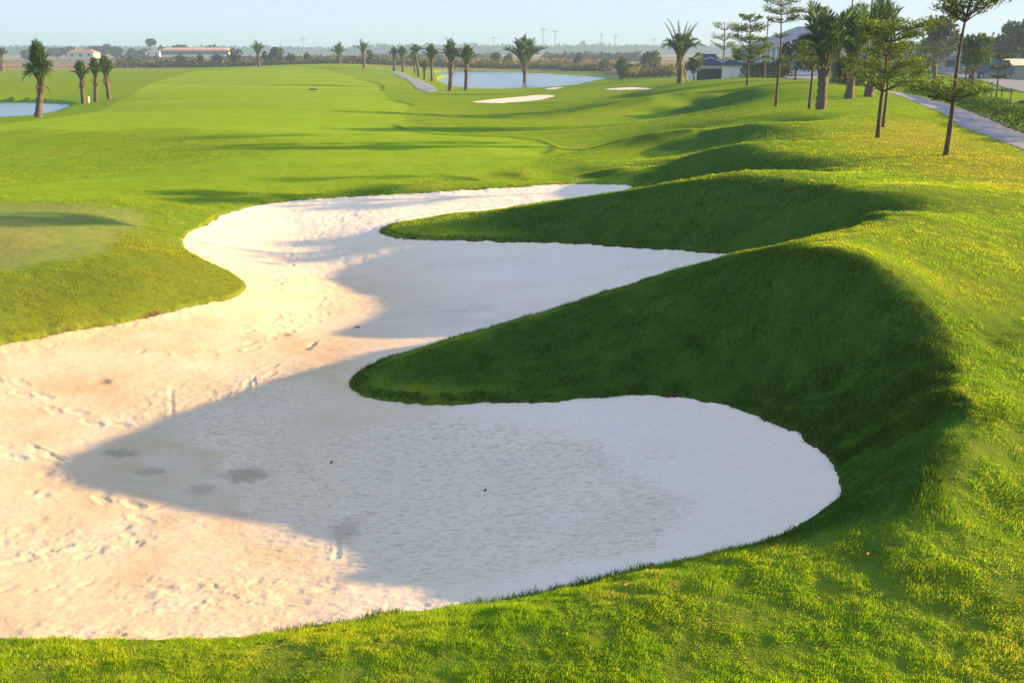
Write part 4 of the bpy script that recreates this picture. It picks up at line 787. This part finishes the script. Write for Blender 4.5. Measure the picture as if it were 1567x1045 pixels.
for x in (-1.5, .8, 3.1, 5.4):
    mb = MB(); mb.box(x, x + 1.3, -3.06, -3.0, .9, 2.9); w_ = mb.build("window", M["white"], ch); m2 = MB(); m2.box(x + .1, x + 1.2, -3.10, -3.065, 1.0, 2.8); m2.build("pane", M["glass"], w_)
# low grey building and stall by the road
def shed(px, r, w_, d, h, rh, wallm, roofm, label, name, cat, rz=0, zoff=0, doors=2):
    q = at(px, r, 100); q[2] += zoff - .1; t = thing(name, q, label, cat, None, rz); mb = MB(); mb.box(-w_ / 2, w_ / 2, -d / 2, d / 2, 0, h); mb.build("wall", wallm, t)
    mb = MB(); Vr = [(-w_ / 2 - .4, -d / 2 - .4, h + .003), (w_ / 2 + .4, -d / 2 - .4, h + .003), (w_ / 2 + .4, d / 2 + .4, h + .003), (-w_ / 2 - .4, d / 2 + .4, h + .003), (-w_ / 2 + d * .3, 0, h + rh), (w_ / 2 - d * .3, 0, h + rh)]
    mb.add(Vr, [(0, 1, 5, 4), (2, 3, 4, 5), (0, 3, 2, 1)]); mb.add(Vr, [(1, 2, 5), (3, 0, 4)]); mb.build("roof", roofm, t)
    for k in range(doors):
        x = -w_ / 2 + w_ * (k + .5) / doors; mb = MB(); mb.box(x - w_ * .06, x + w_ * .06, -d / 2 - .05, -d / 2 - .001, h * .3, h * .78); mb.build("window", M["glass"], t)
    return t
shed(1422, 165, 12, 6, 2.1, .9, M["paleblue"], M["greyroof"], "low pale blue building between trees beyond the road bend", "road_building", "building", R(8), .2, 4)
shed(1322, 150, 5, 5, 2.0, 1.2, M["grey"], M["greyroof"], "small grey roofed hut behind the leaning palm", "hut", "hut", 0, .2, 2)
shed(1556, 135, 7, 5, 1.6, .7, M["grey"], M["cream"], "open roadside stall with pale awning at the right edge", "roadside_stall", "stall", R(5), .1, 3)
shed(1546, 175, 4.5, 5, 2.7, 1.3, M["grey"], M["redroof"], "house with orange roof showing between trees at the right edge", "orange_roof_house", "house", 0, .2, 2)
# truck beside the stall
q = at(1512, 128, 108); q[2] += .02; tk = thing("parked_truck", q, "dark blue truck parked beside the road near the stall", "truck", None, R(12))
mb = MB(); mb.box(-2.2, .9, -.85, .85, .65, 1.0); mb.box(-2.2, .7, -.9, -.84, 1.003, 2.3); mb.box(-2.2, .7, .84, .9, 1.003, 2.3); mb.box(-2.2, -2.14, -.84, .84, 1.003, 2.3); mb.box(-2.25, .75, -.93, .93, 2.303, 2.37); mb.build("body", M["bluepaint"], tk)
mb = MB(); mb.prism([(.95, .6), (.95, 2.1), (1.9, 2.1), (2.3, 1.4), (2.75, 1.25), (2.8, .6)], -.85, .85); cb = mb.build("cab", M["bluepaint"], tk)
mb = MB(); mb.prism([(1.15, 1.4), (1.15, 2.0), (1.82, 2.0), (2.15, 1.4)], -.87, .87); mb.build("window", M["glass"], cb)
for x in (-1.4, 1.95):
    for y in (-.8, .8):
        mb = MB(); an = np.linspace(0, 2 * pi, 15)[:-1]; mb.prism([(x + .36 * cos(a), .36 + .36 * sin(a)) for a in an], y - .1, y + .1); wv = mb.build("wheel", M["rubber"], tk)
        mb = MB(); mb.prism([(x + .2 * cos(a), .36 + .2 * sin(a)) for a in an], y - .12, y + .12); mb.build("rim", M["metal"], wv)

# dense trees behind the right hand buildings
bt = "tall trees behind the road on the right"
for px, r, top, w_, tf, lab in [(1366, 150, 62, 60, .2, "olive tree mass behind the broad storeyed tree"), (1398, 175, 66, 56, .2, "dull brownish tree left of the low pale blue building's roof"), (1428, 160, 46, 50, .25, "tall grey green tree rising behind the low pale blue building"),
        (1455, 170, 58, 46, .2, "dark bluish tree right of the low pale blue building"), (1432, 120, 22, 34, .6, "thin topped tree with open crown rising behind the leaning young tree"), (1500, 175, 56, 50, .2, "dark tree behind the dense rounded one"), (1522, 165, 52, 40, .2, "round topped dark tree above the blue truck"),
        (1549, 160, 42, 46, .2, "broad dark tree above the roadside stall"), (1570, 150, 18, 34, .3, "tall dark tree cut by the right edge of the photo"), (1546, 190, 30, 22, .6, "thin pale tree top showing above the dark trees at right"),
        (1345, 165, 72, 50, .2, "dark tree behind the small grey hut"), (1268, 190, 78, 46, .2, "dark leafy tree beside the big hip roofed house")]:
    q = at(px, r, 100); leafy_tree(q, height_to(q, top), w_ * 1.3 * pxm(q), tf, lab, bt, n=1700, ls=.45, base=(.035, .055, .026))

# utility poles
def pole(p, H, label, rad=.11, arms=1, group="tall utility poles"):
    t = thing("utility_pole", p, label, "utility pole", group); mb = MB(); mb.tube([(0, 0, -.2), (0, 0, H * .5), (0, 0, H)], [rad * 1.25, rad, rad * .75], 7); mb.build("pole", M["darkwood"], t)
    for k in range(arms):
        z = H - .35 - k * .9; mb = MB(); mb.box(-1.0, 1.0, -.06, .06, z, z + .12)
        mb.tube([(-.5, -.07, z - .5), (-.95, -.07, z)], .02, 4); mb.tube([(.5, -.07, z - .5), (.95, -.07, z)], .02, 4); a = mb.build("crossarm", M["darkwood"], t)
        for x in (-.9, -.35, .35, .9): mb = MB(); mb.tube([(x, 0, z + .122), (x, 0, z + .2), (x, 0, z + .32)], [.05, .065, .03], 6); mb.build("insulator", M["grey"], a)
    return t
for px, r, top, rad, arms, lab in [(1296, 120, -14, .10, 1, "utility pole rising above the dark feathery palm"), (1318, 150, 6, .12, 2, "utility pole with visible crossarm against the sky between the palms"), (1325.5, 105, -22, .1, 1, "slim utility pole just right of the crossarm pole"), (1341, 92, -30, .14, 1, "thick utility pole behind the stout leaning palm"), (1171, 118, 24, .07, 0, "slim plain pole right of the pavilion beside the storeyed tree")]:
    q = at(px, r, 100); pole(q, height_to(q, top), lab, rad, arms)
for px, r, top, lab in [(756, 520, 55, "faint far pole above the fields behind the shore palms"), (831, 480, 42, "left of two tall far poles right of the lake palm"), (849, 480, 45, "right of two tall far poles right of the lake palm"), (920, 520, 51, "thin far pole left of a second one above the far tree line"),
                        (941, 520, 53, "second thin far pole above the stemless palm clump"), (465, 520, 56, "lone far pole over the fairway skyline"), (1000, 600, 58, "short far pole left of the spear frond palm")]:
    q = at(px, r, 90); t = thing("field_pole", q, lab, "pole", "far poles over the fields"); H = height_to(q, top); mb = MB(); mb.tube([(0, 0, 0), (0, 0, H / 2), (0, 0, H)], [.22, .18, .12], 5); mb.build("pole", M["grey"], t); mb = MB(); mb.box(-1.4, 1.4, -.1, .1, H - 1.2, H - 1.0); mb.build("crossarm", M["grey"], t)

# ------------------------------------------------------------------ far side of the fairway
sh = "shrubs along the far fairway edge"
labs = ["shrub at the left end of the far shrub row, below the long cream building", "second shrub of the far row from its left end", "third shrub of the far row, rounded and low", "tall dark shrub of the far row at the right end of the long cream building", "low shrub left of the spiky skyline palm",
        "bushy shrub just right of the spiky skyline palm", "pointed shrub behind the bushy one right of the spiky palm", "narrow shrub midway between the spiky palm and the hump", "pale narrow shrub just left of the hump's palm", "dark low shrub left of the whole far shrub row", "shrub beside the thin sparse palm"]
for (px, top, w_), lab in zip([(278, 80, 14), (308, 84, 13), (335, 80, 17), (360, 75, 17), (384, 86, 12), (414, 79, 18), (425, 70, 12), (444, 79, 13), (472, 81, 12), (200, 82, 16), (566, 76, 12)], labs):
    q = at(px, 268 if px != 566 else 262, 100); bush(q, height_to(q, top), w_ * pxm(q), lab, sh, n=420, base=(.045, .07, .03))
for px, r, top, w_, lab in [(985, 235, 77, 26, "olive shrub left of two on the scrub bank behind the stemless palm"), (1004, 230, 74, 26, "taller olive shrub on the scrub bank left of the spear frond palm"), (884, 260, 83, 18, "yellowish bush on the scrub bank beyond the lake"), (760, 300, 72, 16, "dark tree like bush on the far lake bank left of the lake palm"), (922, 240, 88, 22, "low yellow green bush behind the stemless palm"),
                           (778, 290, 82, 14, "small dark bush at the far lake bank beside the lake palm"), (1085, 170, 88, 16, "dull bush behind the pavilion roof")]:
    q = at(px, r, 100); bush(q, height_to(q, top), w_ * pxm(q), lab, "bushes on the scrub bank", n=600, base=(.055, .07, .028))
ft = "trees on the left skyline"
for px, top, w_, tf, lab in [(45, 76, 22, .2, "low dark tree left of the bushy pond palm on the skyline"), (88, 73, 26, .2, "dark skyline tree just right of the bushy pond palm"), (106, 72, 18, .2, "skyline tree touching the orange roofed house"), (148, 72, 22, .2, "wide skyline tree right of the orange roofed house"), (160, 69, 20, .2, "rounded skyline tree above the three palms"),
        (178, 70, 18, .2, "tallest rounded skyline tree right of the three palms"), (203, 73, 16, .2, "low skyline tree between the rounded ones and the flat topped one"), (232, 61, 12, .7, "flat topped tree on a bare stem standing above the left skyline"), (222, 75, 22, .2, "dark tree under the flat topped one"), (246, 71, 16, .2, "skyline tree left of the long cream building"),
        (276, 68, 34, .2, "wide dark tree rising behind the left half of the long cream building"), (322, 70, 28, .2, "low tree behind the right half of the long cream building"), (425, 72, 14, .2, "lone tree behind the shrubs right of the spiky palm")]:
    q = at(px, 560, 85); leafy_tree(q, height_to(q, top), w_ * pxm(q), tf, lab, ft, n=700, ls=1.3, base=(.03, .05, .03))
shed(130, 520, 12, 8, 2.4, 1.7, M["cream"], M["redroof"], "far house with orange hip roof on the left skyline", "orange_roof_house", "house", 0, 1.2, 3)
shed(302, 500, 30, 8, 3.0, .9, M["cream"], M["pink"], "long low cream building with salmon roof on the left skyline", "long_building", "building", R(4), 2.0, 8)
shed(238, 540, 7, 6, 2.5, .8, M["white"], M["grey"], "small white far shed beneath the skyline trees left of the long building", "white_shed", "shed", 0, 1.5, 2)
shed(928, 560, 8, 6, 2.4, .8, M["cream"], M["grey"], "small pale far building on the fields right of the lake palm", "field_building", "building", 0, 1.0, 2)
# masses of far scrub, hedgerow and tree line
def scrub(name, label, cat, segs, base, n_per, hs, ls):
    r = np.random.default_rng(len(label)); mb = MB()
    for (px0, px1, r0, r1, h0, h1) in segs:
        n = int(n_per * abs(px1 - px0)); px = r.uniform(px0, px1, n); rr = r.uniform(r0, r1, n); th = np.arctan((px - 783.5) / 1595.0)
        x, y = rr * np.sin(th), rr * np.cos(th); z = ground_z(x, y); hh = (h0 + (h1 - h0) * (.5 + .5 * fbm(px * .09, rr * .02, 5, 4, .65)).clip(0, 1)) * r.uniform(.0, 1, n) ** .6
        B = np.stack([x, y, z + hh], 1); ln = ls * r.uniform(.5, 1.4, n); leaves(mb, B, r.normal(0, 1, (n, 3)) + [0, 0, .5], r.normal(0, 1, (n, 3)), ln, ln * .7, leafcols(r, n, base, .3, .18))
    tag(mb.build(name, M["leaf"]), label, cat, kind="stuff")
scrub("scrub", "dark olive scrub growing as one mass beyond the fairway and the lake", "scrub", [(180, 260, 262, 300, .3, 1.8), (260, 640, 262, 300, .4, 2.0), (640, 700, 262, 290, .4, 2.0), (690, 900, 262, 285, .3, 1.7), (860, 935, 238, 262, .2, 1.5), (950, 1060, 180, 240, .2, 1.5)], (.075, .085, .036), 20, 0, .9)
scrub("dry_grass", "reddish dry grass and reeds on the far lake bank", "dry grass", [(660, 950, 285, 330, .5, 2.2), (950, 1060, 190, 260, .2, 1.4)], (.15, .115, .06), 9, 0, .9)
scrub("hedgerow", "thin dark hedgerow line across the far fields", "hedgerow", [(330, 700, 420, 440, .6, 2.4), (830, 1000, 430, 450, 1.5, 3.8), (180, 300, 380, 410, .5, 2.2), (560, 760, 560, 590, .8, 3.0)], (.05, .055, .04), 14, 0, 1.4)
scrub("far_woodland", "far hazy blue line of woodland along the horizon", "woodland", [(-120, 260, 1250, 1450, 3, 9), (260, 560, 1300, 1600, 3, 9), (540, 1180, 1200, 1500, 3, 13), (1150, 1700, 900, 1200, 3, 12)], (.022, .035, .04), 22, 0, 4.5)  # blue of distant haze painted into the leaf colour

# ------------------------------------------------------------------ small things
for px, py, top, lab in [(136, 158, 148, "short white marker post between the first two pond palms"), (684, 139, 131, "short white marker post by the lake at the forked palm")]:
    q = hit(px, py); H = height_to(q, top); t = thing("marker_post", q, lab, "marker post", "white marker posts"); mb = MB(); mb.tube([(0, 0, -.1), (0, 0, H * .55), (0, 0, H * .92)], .09, 8); mb.build("post", M["white"], t); mb = MB(); mb.tube([(0, 0, H * .922), (0, 0, H * .97), (0, 0, H)], [.11, .1, .03], 8); mb.build("cap", M["white"], t)
q = hit(480, 138); mb = MB(); an = np.linspace(0, 2 * pi, 17)[:-1]
mb.add([(.5 * cos(a), .5 * sin(a), .02) for a in an] + [(.42 * cos(a), .42 * sin(a), .12) for a in an] + [(0, 0, .11)], [(k, (k + 1) % 16, 16 + (k + 1) % 16, 16 + k) for k in range(16)]); mb.add([(.42 * cos(a), .42 * sin(a), .121) for a in an] + [(0, 0, .13)], [(k, (k + 1) % 16, 16) for k in range(16)])
o = tag(mb.build("drain_cover", M["dark"]), "dark round drain cover alone in the middle of the far fairway", "drain cover"); o.location = q
def rock(px, py, sz, m, lab, name="stone"):
    r = np.random.default_rng(int(px)); bmv = []; n1, n2 = 7, 10
    for a in range(n1):
        for b in range(n2):
            t, f = pi * a / (n1 - 1), 2 * pi * b / n2; k = 1 + .18 * r.normal() * (0 < a < n1 - 1); bmv.append((sz * k * sin(t) * cos(f), sz * .8 * k * sin(t) * sin(f), sz * .6 * k * cos(t) + sz * .35))
    F = [(a * n2 + b, a * n2 + (b + 1) % n2, (a + 1) * n2 + (b + 1) % n2, (a + 1) * n2 + b) for a in range(n1 - 1) for b in range(n2)]; mb = MB(); mb.add(bmv, F)
    o = tag(mb.build(name, m), lab, name.replace("_", " ")); o.location = hit(px, py)
rock(1402, 124, .28, M["stone"], "pale stone beneath the light green sapling beyond the path"); rock(1546, 160, .2, M["stone"], "pale stone on the grass left of the dark boulder")
rock(1563, 166, .42, M["dark"], "dark boulder on the grass at the right edge of the photo", "boulder")
def curled(px, py, L, W, m, lab, name, rz, on=0.0):
    q = hit(px, py); mb = MB(); n = 7; t = np.linspace(0, 1, n); wv = W * np.sin(pi * np.clip(t * .94 + .05, 0, 1)) ** .8; z = .3 * L * (t - .5) ** 2 * 4 * .3 + .012
    V = np.concatenate([np.stack([L * (t - .5), -wv / 2, z + .35 * wv], 1), np.stack([L * (t - .5), 0 * t, z], 1), np.stack([L * (t - .5), wv / 2, z + .35 * wv], 1)])
    F = [(a * n + k, a * n + k + 1, (a + 1) * n + k + 1, (a + 1) * n + k) for a in range(2) for k in range(n - 1)]; mb.add(V, F); mb.tube([(-L * .7, 0, .01), (-L * .5, 0, z[0])], W * .04, 4)
    o = tag(mb.build(name, m), lab, name.replace("_", " ")); o.location = q + np.array([0, 0, on]); o.rotation_euler = (0, 0, rz); return o
curled(1030, 908, .075, .03, M["dryleaf"], "curled dry orange leaf lying on the near right turf", "fallen_leaf", 2.2, .035)
curled(960, 905, .05, .02, M["dryleaf"], "pale dry leaf at the sand's near edge below the bay", "fallen_leaf", .6, .035)
curled(1328, 858, .04, .02, M["dryleaf"], "tiny yellow leaf on the lit turf right of the orange leaf", "fallen_leaf", 1.0, .035)
for px, py, L, lab, rz in [(787, 627, .11, "dark green twig on the white sand below the tongue's foot", .4), (545, 484, .10, "dark scrap of turf in the shaded second bay of sand", 0), (743, 742, .03, "tiny dark bit of debris at the middle of the shaded sand", .2), (507, 696, .026, "tiny dark crumb left of middle on the shaded sand", .9),
                           (1102, 652, .04, "dark crumb of turf near the right foot of the bank", .5)]:
    q = unproj(px, py, .05); zz_ = float(sand_tps(atan2(q[0], q[1]), log(math.hypot(q[0], q[1])))[0]); mb = MB()
    mb.tube([(-L / 2, 0, .012), (-.1 * L, .12 * L, .022), (L * .5, -.05 * L, .018)], [.006, .009, .004], 5); mb.tube([(0, .06 * L, .02), (.22 * L, .3 * L, .035)], [.005, .003], 4)
    mb.add([(.0, .0, .02), (.3 * L, .22 * L, .035), (.5 * L, .05 * L, .03), (.25 * L, -.14 * L, .022)], [(0, 1, 2, 3)])
    k = np.argmin((xs - q[0]) ** 2 + (ys - q[1]) ** 2); o = tag(mb.build("turf_scrap", M["dark"]), lab, "turf scrap", "scraps of turf on the sand"); o.location = (xs[k], ys[k], zs[k] + .004); o.rotation_euler = (0, 0, rz)

# ------------------------------------------------------------------ air
mb = MB(); mb.box(-3300, 3300, -3300, 3300, -6, 32)
hm, nt, o = mat("thin_haze"); v = N(nt, "ShaderNodeVolumePrincipled"); v.inputs["Color"].default_value = (.38, .67, 1, 1); v.inputs["Density"].default_value = .00065; v.inputs["Anisotropy"].default_value = .1
nt.links.new(v.outputs[0], o.inputs["Volume"]); tag(mb.build("haze", hm), kind="stuff")
